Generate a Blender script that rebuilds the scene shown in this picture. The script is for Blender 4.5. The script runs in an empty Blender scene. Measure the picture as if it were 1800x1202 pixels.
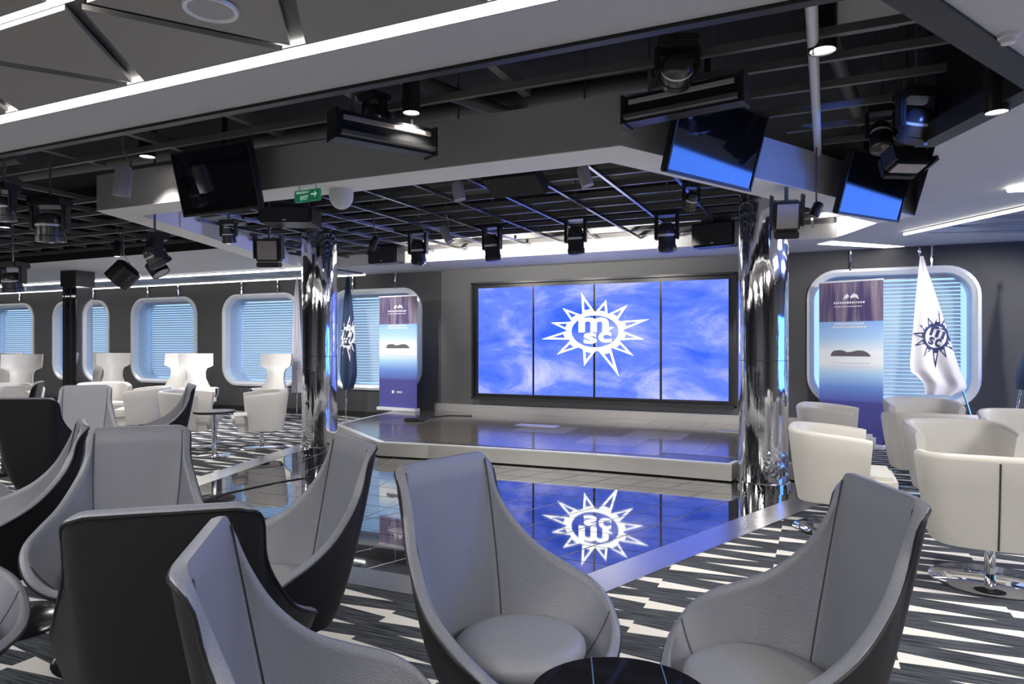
import bpy, bmesh, math, random
from mathutils import Vector, Matrix
from mathutils.geometry import tessellate_polygon
random.seed(7)
C = bpy.context.scene.collection
S = bpy.context.scene
PI = math.pi
# ------------------------------------------------------------------ camera
YAW = math.radians(24.4); CY, SY = math.cos(YAW), math.sin(YAW)
F = 1200.0; HZ = 606.0; CH = 1.35
cam = bpy.data.objects.new('camera', bpy.data.cameras.new('camera')); C.objects.link(cam)
cam.location = (0, 0, CH); cam.rotation_euler = (PI/2, 0, YAW)
cam.data.sensor_width = 36; cam.data.lens = 36*F/1800; cam.data.shift_y = (HZ-601)/1800
cam.data.clip_start = 0.05; cam.data.clip_end = 200
S.camera = cam
# ------------------------------------------------------------------ world, view
w = bpy.data.worlds.new('world'); S.world = w; w.use_nodes = True
w.node_tree.nodes['Background'].inputs[0].default_value = (0.42, 0.66, 1.0, 1)
w.node_tree.nodes['Background'].inputs[1].default_value = 1.1
S.view_settings.view_transform = 'Standard'; S.view_settings.look = 'None'
S.view_settings.gamma = 1; S.view_settings.use_curve_mapping = False
S.view_settings.exposure = 0.5
LIGHT_GAIN = 1.45

def wc(xc, d):            # ground-plane vector: right of / ahead of the viewer -> world
    return (xc*CY - d*SY, xc*SY + d*CY)
def G(px, py, z=0.0):     # the point of the level plane z seen at a pixel
    d = (z-CH)*F/(HZ-py); k = (px-900)/F
    x, y = wc(k*d, d); return Vector((x, y, z))
def W(px, py, Y):         # the point of the wall-parallel plane Y seen at a pixel
    k = (px-900)/F; d = Y/(k*SY + CY)
    x, y = wc(k*d, d); return Vector((x, y, CH + (HZ-py)/F*d))
def A(px, py, d):         # the point at distance d
    x, y = wc((px-900)/F*d, d); return Vector((x, y, CH + (HZ-py)/F*d))

# area lights (fill added under the ceiling around and behind the viewer)
def area(name, loc, size, power, col=(1, .98, .965), rot=(0, 0, 0), sy=None):
    l = bpy.data.lights.new(name, 'AREA'); l.energy = power*LIGHT_GAIN; l.color = col; l.size = size
    if sy: l.shape = 'RECTANGLE'; l.size_y = sy
    o = bpy.data.objects.new(name, l); C.objects.link(o); o.location = loc; o.rotation_euler = rot; return o
def spot(name, loc, target, power, col=(1, .95, .88), ang=80, blend=.6, r=.05):
    l = bpy.data.lights.new(name, 'SPOT'); l.energy = power*LIGHT_GAIN; l.color = col
    l.spot_size = math.radians(ang); l.spot_blend = blend; l.shadow_soft_size = r
    o = bpy.data.objects.new(name, l); C.objects.link(o); o.location = loc
    o.rotation_euler = (Vector(target)-Vector(loc)).to_track_quat('-Z', 'Y').to_euler(); return o
ZC = 2.66
for i, (x, y, p, s) in enumerate([(-1.6, -1.2, 60, 1.6), (-5.5, -.8, 60, 1.6), (2.4, .6, 50, 1.4), (-9.5, 0.6, 55, 1.6),
                                  (3.6, 4.6, 60, 1.3), (4.4, 8.2, 50, 1.2), (-14, 1.2, 60, 1.8), (-1.5, -4.5, 50, 1.6), (-6, -4.5, 50, 1.6)]):
    area('ceiling_fill', (x, y, ZC-.06), s, p)
for x in (-18.5, -15.4, -10.4, -9.0):
    area('window_lounge_fill', (x, 7.9, ZC-.04), 1.0, 34)  # added fill for the dim seats by the windows

# ------------------------------------------------------------------ materials
def mat(name, col, rough=.5, metal=0.0, var=.06, scale=30, bump=0.0, spec=.5, emit=None, es=0.0, ior=None, coat=0.0, aniso=None):
    m = bpy.data.materials.new(name); m.use_nodes = True; nt = m.node_tree; b = nt.nodes['Principled BSDF']
    tc = nt.nodes.new('ShaderNodeTexCoord')
    src = tc.outputs['Object']
    if aniso:
        mp = nt.nodes.new('ShaderNodeMapping'); mp.inputs['Scale'].default_value = aniso; nt.links.new(src, mp.inputs[0]); src = mp.outputs[0]
    n = nt.nodes.new('ShaderNodeTexNoise'); n.inputs['Scale'].default_value = scale; n.inputs['Detail'].default_value = 4
    nt.links.new(src, n.inputs['Vector'])
    r = nt.nodes.new('ShaderNodeMixRGB'); r.blend_type = 'MIX'
    r.inputs[1].default_value = tuple(c*(1-var) for c in col)+(1,); r.inputs[2].default_value = tuple(min(1, c*(1+var)) for c in col)+(1,)
    nt.links.new(n.outputs['Fac'], r.inputs[0]); nt.links.new(r.outputs[0], b.inputs['Base Color'])
    b.inputs['Roughness'].default_value = rough; b.inputs['Metallic'].default_value = metal
    b.inputs['Specular IOR Level'].default_value = spec; b.inputs['Coat Weight'].default_value = coat
    if ior: b.inputs['IOR'].default_value = ior
    if bump:
        bp = nt.nodes.new('ShaderNodeBump'); bp.inputs['Strength'].default_value = bump; bp.inputs['Distance'].default_value = .004
        nt.links.new(n.outputs['Fac'], bp.inputs['Height']); nt.links.new(bp.outputs[0], b.inputs['Normal'])
    if emit: b.inputs['Emission Color'].default_value = emit+(1,); b.inputs['Emission Strength'].default_value = es
    return m
M = {}
M['white_ceiling'] = mat('white_ceiling', (.52, .52, .54), .6)
M['panel_ceiling'] = mat('panel_ceiling', (.27, .255, .235), .45)
M['groove'] = mat('groove', (.05, .05, .055), .25, .3)
M['soffit_lit_white'] = mat('soffit_lit_white', (.86, .84, .82), .6)  # paler copy of the ceiling white, standing in for bounced light
M['fascia'] = mat('fascia', (.42, .42, .435), .55)
M['void'] = mat('void', (.012, .012, .013), .8)
M['black_metal'] = mat('black_metal', (.028, .028, .03), .35, .3)
M['bar'] = mat('bar', (.16, .155, .15), .4, .3)
M['bar_gloss'] = mat('bar_gloss', (.30, .30, .31), .22, .9)
M['wall_dark'] = mat('wall_dark', (.06, .06, .063), .6, scale=3, var=.12)
M['wall_grey'] = mat('wall_grey', (.13, .13, .13), .6, scale=3)
M['frame_metal'] = mat('frame_metal', (.74, .76, .80), .35, .2)
M['reveal'] = mat('reveal', (.50, .58, .70), .5)
M['steel'] = mat('brushed_steel', (.66, .64, .61), .33, .9, scale=9, bump=.06, aniso=(1, 1, 12))
M['steel_floor'] = mat('brushed_steel_floor', (.62, .61, .60), .25, 1.0, scale=60, bump=.06)
M['steel_edge'] = mat('steel_edge', (.85, .84, .82), .3, .6)
M['head_metal'] = mat('head_metal', (.10, .10, .105), .25, .6)
M['beam_black'] = mat('beam_black', (.016, .016, .017), .5)
M['chrome'] = mat('chrome', (.82, .82, .84), .04, 1.0, var=.02)
M['chrome_wavy'] = mat('chrome_wavy', (.80, .80, .82), .045, 1.0, var=.02, scale=5, bump=.8, aniso=(5, 5, .3))
M['tile_gloss'] = mat('black_gloss_tile', (.012, .012, .014), .03, 0, ior=3.6)
M['tile_joint'] = mat('tile_joint', (.55, .55, .56), .3, .8)
M['deck'] = mat('stage_deck', (.075, .066, .058), .13, 0, ior=3.2, scale=8, var=.3)
M['deck2'] = mat('stage_deck_light', (.115, .105, .09), .16, 0, ior=3.2, scale=8, var=.3)
M['leather'] = mat('grey_leather', (.155, .163, .19), .29, 0, scale=260, bump=.35, var=.22)
M['leather_light'] = mat('pale_grey_leather', (.30, .31, .34), .38, 0, scale=220, bump=.25, var=.1)
M['seat_fabric'] = mat('grey_seat_leather', (.215, .22, .235), .42, 0, scale=260, bump=.3, var=.14)
M['leather_black'] = mat('black_leather', (.007, .0072, .009), .45, 0, scale=160, bump=.2, var=.15, spec=.3)
M['seam'] = mat('seam', (.035, .035, .04), .6)
M['cream'] = mat('cream_leather', (.66, .635, .585), .42, 0, scale=160, bump=.15)
M['white_leather'] = mat('white_leather', (.66, .64, .61), .42, 0, scale=160, bump=.15)
M['cream_seam'] = mat('cream_seam', (.05, .045, .04), .7)
M['white_plastic'] = mat('white_plastic', (.7, .7, .72), .3)
M['marble'] = mat('black_marble', (.008, .008, .01), .06, 0, ior=1.8, scale=4, var=.4)
M['tv_glass'] = mat('tv_glass', (.006, .007, .012), .05, 0, ior=2.0)
M['lens'] = mat('lens_cream', (.42, .38, .35), .3)
M['lens_glass'] = mat('lens_glass', (.12, .11, .10), .06, 0.6)
M['speaker_grille'] = mat('speaker_grille', (.03, .03, .032), .6, scale=400, bump=.5)
M['green'] = mat('exit_green', (.02, .14, .08), .4, emit=(.02, .2, .1), es=.25)
M['sign_white'] = mat('sign_white', (.5, .65, .6), .4, emit=(.45, .7, .6), es=.35)
M['flag_white'] = mat('flag_white', (.74, .72, .78), .8)
M['flag_navy'] = mat('flag_navy', (.02, .04, .10), .8)
M['print_navy'] = mat('print_navy', (.03, .04, .13), .8)
M['print_white'] = mat('print_white', (.8, .8, .85), .8)
M['print_grey'] = mat('print_grey', (.13, .12, .14), .8)
M['cable'] = mat('cable', (.01, .01, .01), .5)
M['pane'] = mat('window_glass', (.02, .03, .04), .05)
def emis(name, col, st):
    m = bpy.data.materials.new(name); m.use_nodes = True; nt = m.node_tree; nt.nodes.clear()
    e = nt.nodes.new('ShaderNodeEmission'); e.inputs[0].default_value = col+(1,); e.inputs[1].default_value = st
    n = nt.nodes.new('ShaderNodeTexNoise'); n.inputs['Scale'].default_value = 3
    mr = nt.nodes.new('ShaderNodeMapRange'); mr.inputs[3].default_value = st*.96; mr.inputs[4].default_value = st*1.04
    nt.links.new(n.outputs['Fac'], mr.inputs[0]); nt.links.new(mr.outputs[0], e.inputs[1])
    o = nt.nodes.new('ShaderNodeOutputMaterial'); nt.links.new(e.outputs[0], o.inputs[0]); return m
M['led'] = emis('led_strip', (1, .97, .92), 7.0)
M['led_soft'] = emis('led_strip_soft', (1, .98, .95), 3.0)
M['lamp_face'] = emis('lamp_face', (1, .92, .8), 9.0)
M['logo_white'] = emis('logo_white', (.93, .96, 1), 2.2)
M['blue_glow'] = emis('blue_glow', (.07, .22, 1), 5.0)
# slats: pale, lets some daylight through
def slat_mat():
    m = mat('blind_slat', (.50, .55, .62), .5); nt = m.node_tree; b = nt.nodes['Principled BSDF']
    t = nt.nodes.new('ShaderNodeBsdfTranslucent'); t.inputs[0].default_value = (.5, .66, .85, 1)
    mx = nt.nodes.new('ShaderNodeMixShader'); mx.inputs[0].default_value = .07
    out = nt.nodes['Material Output']; nt.links.new(b.outputs[0], mx.inputs[1]); nt.links.new(t.outputs[0], mx.inputs[2]); nt.links.new(mx.outputs[0], out.inputs[0]); return m
M['slat'] = slat_mat()
def glass_mat():
    m = mat('pane_glass', (.8, .9, 1), .02); nt = m.node_tree; b = nt.nodes['Principled BSDF']
    t = nt.nodes.new('ShaderNodeBsdfTransparent'); t.inputs[0].default_value = (.85, .93, 1, 1)
    mx = nt.nodes.new('ShaderNodeMixShader'); mx.inputs[0].default_value = .9
    out = nt.nodes['Material Output']; nt.links.new(b.outputs[0], mx.inputs[1]); nt.links.new(t.outputs[0], mx.inputs[2]); nt.links.new(mx.outputs[0], out.inputs[0]); return m
M['pane'] = glass_mat()
def screen_mat():
    m = bpy.data.materials.new('screen_clouds'); m.use_nodes = True; nt = m.node_tree; nt.nodes.clear(); N = nt.nodes.new; L = nt.links.new
    g = N('ShaderNodeNewGeometry'); mp = N('ShaderNodeMapping'); mp.inputs['Scale'].default_value = (.55, 1, 1.3); mp.inputs['Rotation'].default_value = (0, math.radians(22), 0)
    L(g.outputs['Position'], mp.inputs[0])
    n = N('ShaderNodeTexNoise'); n.inputs['Scale'].default_value = 1.5; n.inputs['Detail'].default_value = 7; n.inputs['Roughness'].default_value = .62; n.inputs['Distortion'].default_value = .5
    L(mp.outputs[0], n.inputs['Vector'])
    r = N('ShaderNodeValToRGB'); r.color_ramp.elements[0].position = .34; r.color_ramp.elements[0].color = (.035, .10, .72, 1)
    r.color_ramp.elements[1].position = .70; r.color_ramp.elements[1].color = (.40, .43, 1, 1)
    e2 = r.color_ramp.elements.new(.50); e2.color = (.11, .18, .88, 1)
    L(n.outputs['Fac'], r.inputs[0])
    e = N('ShaderNodeEmission'); e.inputs[1].default_value = 1.1; L(r.outputs[0], e.inputs[0])
    o = N('ShaderNodeOutputMaterial'); L(e.outputs[0], o.inputs[0]); return m
M['screen'] = screen_mat()
def carpet_mat():
    m = bpy.data.materials.new('carpet_shards'); m.use_nodes = True; nt = m.node_tree; N = nt.nodes.new; L = nt.links.new
    b = nt.nodes['Principled BSDF']; b.inputs['Roughness'].default_value = .95; b.inputs['Specular IOR Level'].default_value = .1
    g = N('ShaderNodeNewGeometry'); sx = N('ShaderNodeSeparateXYZ'); L(g.outputs['Position'], sx.inputs[0])
    def mth(op, a, b_=None, c=None):
        n = N('ShaderNodeMath'); n.operation = op
        for i, v in enumerate((a, b_, c)):
            if v is None: continue
            if isinstance(v, (int, float)): n.inputs[i].default_value = v
            else: L(v, n.inputs[i])
        return n.outputs[0]
    CW, PY = .567, .328
    u = mth('DIVIDE', mth('ADD', sx.outputs[0], .835), CW); ci = mth('FLOOR', u); fu = mth('FRACT', u)
    wob = mth('FRACT', mth('MULTIPLY', ci, .37))
    v = mth('ADD', mth('DIVIDE', mth('SUBTRACT', sx.outputs[1], 3.2), PY), mth('MULTIPLY', wob, .6))
    rowi = mth('FLOOR', mth('ADD', v, .5))
    def tri(vv, fuu, ln, hw, skew):
        f = mth('FRACT', mth('ADD', mth('ADD', vv, 1000.5), mth('MULTIPLY', fuu, skew)))
        dist = mth('ABSOLUTE', mth('SUBTRACT', f, .5))
        lim = mth('MULTIPLY', mth('SUBTRACT', 1.0, mth('DIVIDE', fuu, ln)), hw)
        return mth('LESS_THAN', dist, lim)
    a = tri(v, fu, .86, .17, .03)
    b2 = tri(mth('ADD', v, .47), mth('SUBTRACT', 1.0, fu), .70, .13, 0.0)
    tr = mth('MAXIMUM', a, b2)
    mp = N('ShaderNodeMapping'); mp.inputs['Scale'].default_value = (3, 60, 1); L(g.outputs['Position'], mp.inputs[0])
    n = N('ShaderNodeTexNoise'); n.inputs['Scale'].default_value = 1.5; n.inputs['Detail'].default_value = 5; L(mp.outputs[0], n.inputs['Vector'])
    r = N('ShaderNodeValToRGB'); r.color_ramp.elements[0].position = .35; r.color_ramp.elements[0].color = (.018, .021, .027, 1)
    r.color_ramp.elements[1].position = .7; r.color_ramp.elements[1].color = (.115, .125, .145, 1); L(n.outputs['Fac'], r.inputs[0])
    mx = N('ShaderNodeMixRGB'); L(tr, mx.inputs[0]); L(r.outputs[0], mx.inputs[1]); mx.inputs[2].default_value = (.74, .71, .67, 1)
    L(mx.outputs[0], b.inputs['Base Color'])
    n2 = N('ShaderNodeTexNoise'); n2.inputs['Scale'].default_value = 400; L(g.outputs['Position'], n2.inputs['Vector'])
    bp = N('ShaderNodeBump'); bp.inputs['Strength'].default_value = .3; bp.inputs['Distance'].default_value = .003; L(n2.outputs['Fac'], bp.inputs['Height']); L(bp.outputs[0], b.inputs['Normal'])
    return m
M['carpet'] = carpet_mat()
def banner_mat():
    m = bpy.data.materials.new('banner_print'); m.use_nodes = True; nt = m.node_tree; N = nt.nodes.new; L = nt.links.new
    b = nt.nodes['Principled BSDF']; b.inputs['Roughness'].default_value = .7
    tc = N('ShaderNodeTexCoord'); s = N('ShaderNodeSeparateXYZ'); L(tc.outputs['Object'], s.inputs[0])
    mr = N('ShaderNodeMapRange'); mr.inputs[2].default_value = 2.2; L(s.outputs[2], mr.inputs[0])
    r = N('ShaderNodeValToRGB'); cr = r.color_ramp; cr.elements[0].position = 0; cr.elements[0].color = (.07, .07, .30, 1)
    cr.elements[1].position = 1; cr.elements[1].color = (.2, .45, .9, 1)
    for p, c in ((.27, (.07, .07, .30, 1)), (.28, (.10, .13, .45, 1)), (.36, (.16, .30, .72, 1)), (.44, (.45, .7, .95, 1)), (.50, (.92, .95, .98, 1)), (.57, (.9, .94, .98, 1)), (.66, (.42, .66, .95, 1)), (.755, (.27, .47, .88, 1))):
        e = cr.elements.new(p); e.color = c
    L(mr.outputs[0], r.inputs[0])
    # upper part: folded stage curtain
    mp = N('ShaderNodeMapping'); mp.inputs['Scale'].default_value = (9, 1, .7); L(tc.outputs['Object'], mp.inputs[0])
    n = N('ShaderNodeTexNoise'); n.inputs['Scale'].default_value = 1.2; n.inputs['Detail'].default_value = 3; L(mp.outputs[0], n.inputs['Vector'])
    r2 = N('ShaderNodeValToRGB'); r2.color_ramp.elements[0].position = .38; r2.color_ramp.elements[0].color = (.07, .05, .15, 1); r2.color_ramp.elements[1].position = .62; r2.color_ramp.elements[1].color = (.30, .24, .30, 1); L(n.outputs['Fac'], r2.inputs[0])
    gt = N('ShaderNodeMath'); gt.operation = 'GREATER_THAN'; gt.inputs[1].default_value = 1.66; L(s.outputs[2], gt.inputs[0])
    mx = N('ShaderNodeMixRGB'); L(gt.outputs[0], mx.inputs[0]); L(r.outputs[0], mx.inputs[1]); L(r2.outputs[0], mx.inputs[2]); L(mx.outputs[0], b.inputs['Base Color'])
    return m
M['banner'] = banner_mat()

# ------------------------------------------------------------------ mesh builder
class MB:
    def __init__(s): s.v = []; s.f = []
    def add(s, vs, fs, mx=None):
        o = len(s.v); s.v += [tuple(mx @ Vector(p)) if mx else tuple(p) for p in vs]; s.f += [tuple(i+o for i in f) for f in fs]; return s
    def box(s, c, d, mx=None, bev=0):
        x, y, z = d[0]/2, d[1]/2, d[2]/2
        if bev:
            b = min(bev, x*.9, y*.9, z*.9); vs = []; 
            bm = bmesh.new(); bmesh.ops.create_cube(bm, size=1)
            for v in bm.verts: v.co = Vector((v.co.x*2*x, v.co.y*2*y, v.co.z*2*z))
            bmesh.ops.bevel(bm, geom=bm.edges[:], offset=b, segments=2, affect='EDGES')
            bm.verts.index_update(); vs = [tuple(v.co+Vector(c)) for v in bm.verts]; fs = [[v.index for v in f.verts] for f in bm.faces]; bm.free()
            return s.add(vs, fs, mx)
        vs = [(c[0]+i*x, c[1]+j*y, c[2]+k*z) for i in (-1, 1) for j in (-1, 1) for k in (-1, 1)]
        return s.add(vs, [(0, 1, 3, 2), (4, 6, 7, 5), (0, 4, 5, 1), (2, 3, 7, 6), (0, 2, 6, 4), (1, 5, 7, 3)], mx)
    def tube(s, pts, r, n=8, cap=True, mx=None):
        pts = [Vector(p) for p in pts]; rs = r if isinstance(r, (list, tuple)) else [r]*len(pts); vs = []; fs = []
        up = None
        for i, p in enumerate(pts):
            t = (pts[min(i+1, len(pts)-1)]-pts[max(i-1, 0)]).normalized()
            if up is None: up = Vector((0, 0, 1)) if abs(t.z) < .9 else Vector((1, 0, 0))
            a = (up - t*up.dot(t)).normalized(); up = a; b = t.cross(a)
            for k in range(n):
                an = 2*PI*k/n; vs.append(tuple(p+(a*math.cos(an)+b*math.sin(an))*rs[i]))
        for i in range(len(pts)-1):
            for k in range(n): fs.append((i*n+k, i*n+(k+1) % n, (i+1)*n+(k+1) % n, (i+1)*n+k))
        if cap: fs.append(tuple(range(n-1, -1, -1))); fs.append(tuple((len(pts)-1)*n+k for k in range(n)))
        return s.add(vs, fs, mx)
    def lathe(s, prof, n=24, mx=None, c=(0, 0, 0)):     # prof: (r, z) list, closed at ends when r==0
        vs = []; fs = []; m = len(prof)
        for r, z in prof:
            for k in range(n): an = 2*PI*k/n; vs.append((c[0]+r*math.cos(an), c[1]+r*math.sin(an), c[2]+z))
        for i in range(m-1):
            for k in range(n): fs.append((i*n+k, i*n+(k+1) % n, (i+1)*n+(k+1) % n, (i+1)*n+k))
        fs.append(tuple(range(n-1, -1, -1))); fs.append(tuple((m-1)*n+k for k in range(n)))
        return s.add(vs, fs, mx)
    def prism(s, poly, z0, z1, mx=None):
        n = len(poly); ar = sum(poly[i][0]*poly[(i+1) % n][1]-poly[(i+1) % n][0]*poly[i][1] for i in range(n))
        if ar < 0: poly = poly[::-1]
        vs = [(p[0], p[1], z0) for p in poly]+[(p[0], p[1], z1) for p in poly]
        fs = [tuple(range(n-1, -1, -1)), tuple(range(n, 2*n))]+[(i, (i+1) % n, n+(i+1) % n, n+i) for i in range(n)]
        return s.add(vs, fs, mx)
    def grid(s, P, close_u=False, mx=None):          # P[u][v]
        nu, nv = len(P), len(P[0]); vs = [tuple(p) for row in P for p in row]; fs = []
        for i in range(nu if close_u else nu-1):
            for j in range(nv-1): fs.append((i*nv+j, ((i+1) % nu)*nv+j, ((i+1) % nu)*nv+j+1, i*nv+j+1))
        return s.add(vs, fs, mx)
    def build(s, name, m, parent=None, smooth=False, loc=None, rot=None, fix=True):
        me = bpy.data.meshes.new(name); me.from_pydata(s.v, [], s.f); me.materials.append(M[m] if isinstance(m, str) else m)
        if fix:
            bm = bmesh.new(); bm.from_mesh(me); bmesh.ops.recalc_face_normals(bm, faces=bm.faces[:]); bm.to_mesh(me); bm.free()
        if smooth:
            me.polygons.foreach_set('use_smooth', [True]*len(me.polygons))
            try: me.set_sharp_from_angle(angle=math.radians(40))
            except Exception: pass
        o = bpy.data.objects.new(name, me); C.objects.link(o)
        if parent: o.parent = parent
        if loc is not None: o.location = loc
        if rot is not None: o.rotation_euler = rot
        return o
def tag(o, label, cat, group=None):
    o['label'] = label; o['category'] = cat
    if group: o['group'] = group
    return o
def thing(name, label, cat, loc=(0, 0, 0), rz=0, group=None, rot=None):
    o = bpy.data.objects.new(name, None); C.objects.link(o); o.location = loc; o.rotation_euler = rot or (0, 0, rz)
    o.empty_display_size = .1
    return tag(o, label, cat, group)
def struct(o): o['kind'] = 'structure'; return o
def copytree(r, loc, rz, label, group=None):
    c = r.copy(); C.objects.link(c); c.location = loc; c.rotation_euler = (0, 0, rz); c['label'] = label
    if group: c['group'] = group
    for ch in [o for o in KIDS[r.name]]:
        k = ch.copy(); C.objects.link(k); k.parent = c
        for g in KIDS.get(ch.name, []):
            h = g.copy(); C.objects.link(h); h.parent = k
    return c
KIDS = {}
def reg(r, kids): KIDS[r.name] = kids

# ------------------------------------------------------------------ room shell
WY = 10.5
XL, XR, YB = -23.0, 7.0, -8.0
struct(MB().add([(XL, YB, 0), (XR, YB, 0), (XR, WY+.1, 0), (XL, WY+.1, 0)], [(0, 1, 2, 3)]).build('floor', 'carpet'))
# stage outline and dance floor
STAGE = [(-4.85, 6.80), (-4.2, 6.88), (-3.4, 6.94), (-2.4, 6.98), (-1.5, 6.98), (-.80, 6.95), (-.77, 7.15), (-.5, 7.25), (-.24, 7.27), (-.14, 7.8), (-.2, WY), (-6.95, WY), (-6.5, 8.05)]
def lx(y): return -5.2-.30*(y-3.12)
def rx(y): return -1.25+.3846*(y-3.12)
Y0, Y1 = 3.12, 8.3
df = struct(MB().prism([(lx(Y0), Y0), (rx(Y0), Y0), (rx(Y1), Y1), (lx(Y1), Y1)], .0005, .002).build('floor_dance', 'tile_joint'))
SWd = .27
MB().prism([(lx(Y0), Y0), (rx(Y0), Y0), (rx(Y0+.25)-SWd, Y0+.25), (lx(Y0+.25)+SWd, Y0+.25)], .002, .008).build('steel_border', 'steel_floor', df)
MB().prism([(rx(Y0), Y0), (rx(Y1), Y1), (rx(Y1)-SWd, Y1), (rx(Y0+.25)-SWd, Y0+.25)], .002, .008).build('steel_border', 'steel_floor', df)
MB().prism([(lx(Y0), Y0), (lx(Y1), Y1), (lx(Y1)+SWd, Y1), (lx(Y0+.25)+SWd, Y0+.25)], .002, .008).build('steel_border', 'steel_floor', df)
def clip(poly, a, b, c):     # keep a*x+b*y+c >= 0
    out = []
    for i in range(len(poly)):
        p, q = poly[i], poly[(i+1) % len(poly)]; dp, dq = a*p[0]+b*p[1]+c, a*q[0]+b*q[1]+c
        if dp >= 0: out.append(p)
        if dp*dq < 0: t = dp/(dp-dq); out.append((p[0]+(q[0]-p[0])*t, p[1]+(q[1]-p[1])*t))
    return out
def inpoly(p, poly):
    r = False; n = len(poly)
    for i in range(n):
        a, b = poly[i], poly[(i+1) % n]
        if (a[1] > p[1]) != (b[1] > p[1]) and p[0] < (b[0]-a[0])*(p[1]-a[1])/(b[1]-a[1])+a[0]: r = not r
    return r
T = .335; g_ = .0045; XM = -3.25; YI = Y0+.25
ri = lambda y: rx(y)-SWd
li = lambda y: lx(y)+SWd
for j in range(15):
    y0, y1 = YI+j*T+g_, YI+(j+1)*T-g_
    for side in (0, 1):
        sl = .3846 if side else -.30; base = ri if side else li; n = 14
        for i in range(n):
            sgn = -1 if side else 1
            xa = lambda y: base(y)+sgn*(i*T*1.06+g_+.004); xb = lambda y: base(y)+sgn*((i+1)*T*1.06-g_)
            poly = [(xa(y0), y0), (xa(y1), y1), (xb(y1), y1), (xb(y0), y0)]
            poly = clip(poly, 1 if side else -1, 0, -(XM+.004) if side else XM-.004)
            if len(poly) < 3: continue
            cx = sum(p[0] for p in poly)/len(poly); cy = sum(p[1] for p in poly)/len(poly)
            ar = abs(sum(poly[k][0]*poly[(k+1) % len(poly)][1]-poly[(k+1) % len(poly)][0]*poly[k][1] for k in range(len(poly))))/2
            if ar < .004 or inpoly((cx, cy), STAGE) and cy > 7.2: continue
            MB().prism(poly, .002, .006).build('tile', 'tile_gloss', df)
# stage
st = struct(MB().prism(STAGE, .02, .172).build('floor_stage', 'steel'))
MB().prism([(x*.996-.013, y+.03) for x, y in STAGE], .004, .02).build('plinth', 'void', st)
MB().prism(STAGE, .172, .186).build('steel_edge', 'steel_edge', st)
inner = [(-4.8, 6.86), (-4.2, 6.93), (-3.4, 6.99), (-2.4, 7.03), (-1.5, 7.03), (-.84, 7.01), (-.8, 7.2), (-.5, 7.3), (-.28, 7.32), (-.19, 7.8), (-.25, WY-.02), (-6.87, WY-.02), (-6.42, 8.08)]
MB().prism(inner, .186, .188).build('deck_base', 'groove', st)
ny = 0
for j in range(5):
    for i in range(9):
        x0 = -6.87+i*.76; y0 = 6.9+j*.74; off = .38 if j % 2 else 0
        poly = [(x0-off+.003, y0+.003), (x0-off+.757, y0+.003), (x0-off+.757, y0+.737), (x0-off+.003, y0+.737)]
        # clip to the (convex) hull of the deck
        for a, b in zip([(-4.8, 6.86), (-3.4, 6.99), (-2.4, 7.03), (-.84, 7.01), (-.80, 7.35), (-.19, 7.8), (-.25, WY-.02), (-6.87, WY-.02), (-6.42, 8.08)], [(-3.4, 6.99), (-2.4, 7.03), (-.84, 7.01), (-.80, 7.35), (-.19, 7.8), (-.25, WY-.02), (-6.87, WY-.02), (-6.42, 8.08), (-4.8, 6.86)]):
            if a == (-.84, 7.01) or a == (-.80, 7.35): continue
            nx, ny_ = -(b[1]-a[1]), b[0]-a[0]
            poly = clip(poly, nx, ny_, -(nx*a[0]+ny_*a[1]))
            if len(poly) < 3: break
        if len(poly) < 3: continue
        if max(p[0] for p in poly) > -.8: poly = clip(poly, 0, 1, -7.36) if min(p[1] for p in poly) < 7.3 else poly
        if len(poly) < 3: continue
        MB().prism(poly, .188, .191).build('deck_panel', 'deck' if random.random() < .7 else 'deck2', st)
struct(MB().box((-3.2, WY-.035, .255), (6.1, .05, .13)).build('baseboard_stage', 'steel'))
struct(MB().box((1.7, WY-.02, .05), (3.7, .03, .1)).build('baseboard_right', 'black_metal'))
struct(MB().box((-14.9, WY-.02, .05), (15.9, .03, .1)).build('baseboard_left', 'black_metal'))

# ceiling with the two open zones
TOPZ = 3.75; FZ = 3.0
A_ = [(XL+.5, 2.8), (.29, 2.8), (1.083, 4.23), (.68, 5.2), (.86, 8.0), (-1.2, 4.37), (-6.44, 4.39), (-7.44, 6.8), (XL+.5, 6.8)]
B_ = [(-6.25, 4.74), (-1.38, 4.74), (.55, 8.3), (.15, 9.25), (-8.1, 9.25)]
YLED = 2.44
outer = [(XL, YLED), (XR, YLED), (XR, WY+.1), (XL, WY+.1)]
pl = [[Vector((x, y, 0)) for x, y in q] for q in (outer, A_, B_)]
tri = tessellate_polygon(pl); flat = [p for q in pl for p in q]
cl = MB(); cl.add([(p.x, p.y, ZC) for p in flat], tri)
ceil = struct(cl.build('ceiling', 'white_ceiling'))
def strip(poly, z0, z1, name, m, closed=True, parent=None):
    b = MB(); n = len(poly)
    for i in range(n if closed else n-1):
        a, c = poly[i], poly[(i+1) % n]
        b.add([(a[0], a[1], z0), (c[0], c[1], z0), (c[0], c[1], z1), (a[0], a[1], z1)], [(0, 1, 2, 3)])
    return b.build(name, m, parent, fix=False)
so_ = MB(); oo = [(-8.45, 9.25), (-6.44, 4.39), (-1.2, 4.37), (.86, 8.0)]; ii = [(-8.1, 9.25), (-6.25, 4.74), (-1.38, 4.74), (.55, 8.3)]
for k in range(3): so_.prism([oo[k], oo[k+1], ii[k+1], ii[k]], ZC-.006, ZC-.0005)
struct(so_.build('ceiling_soffit', 'soffit_lit_white'))
strip([(.86, 8.0), (-1.2, 4.37), (-6.44, 4.39), (-7.44, 6.8)], ZC, FZ, 'fascia_panel', 'fascia', False, ceil)
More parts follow.
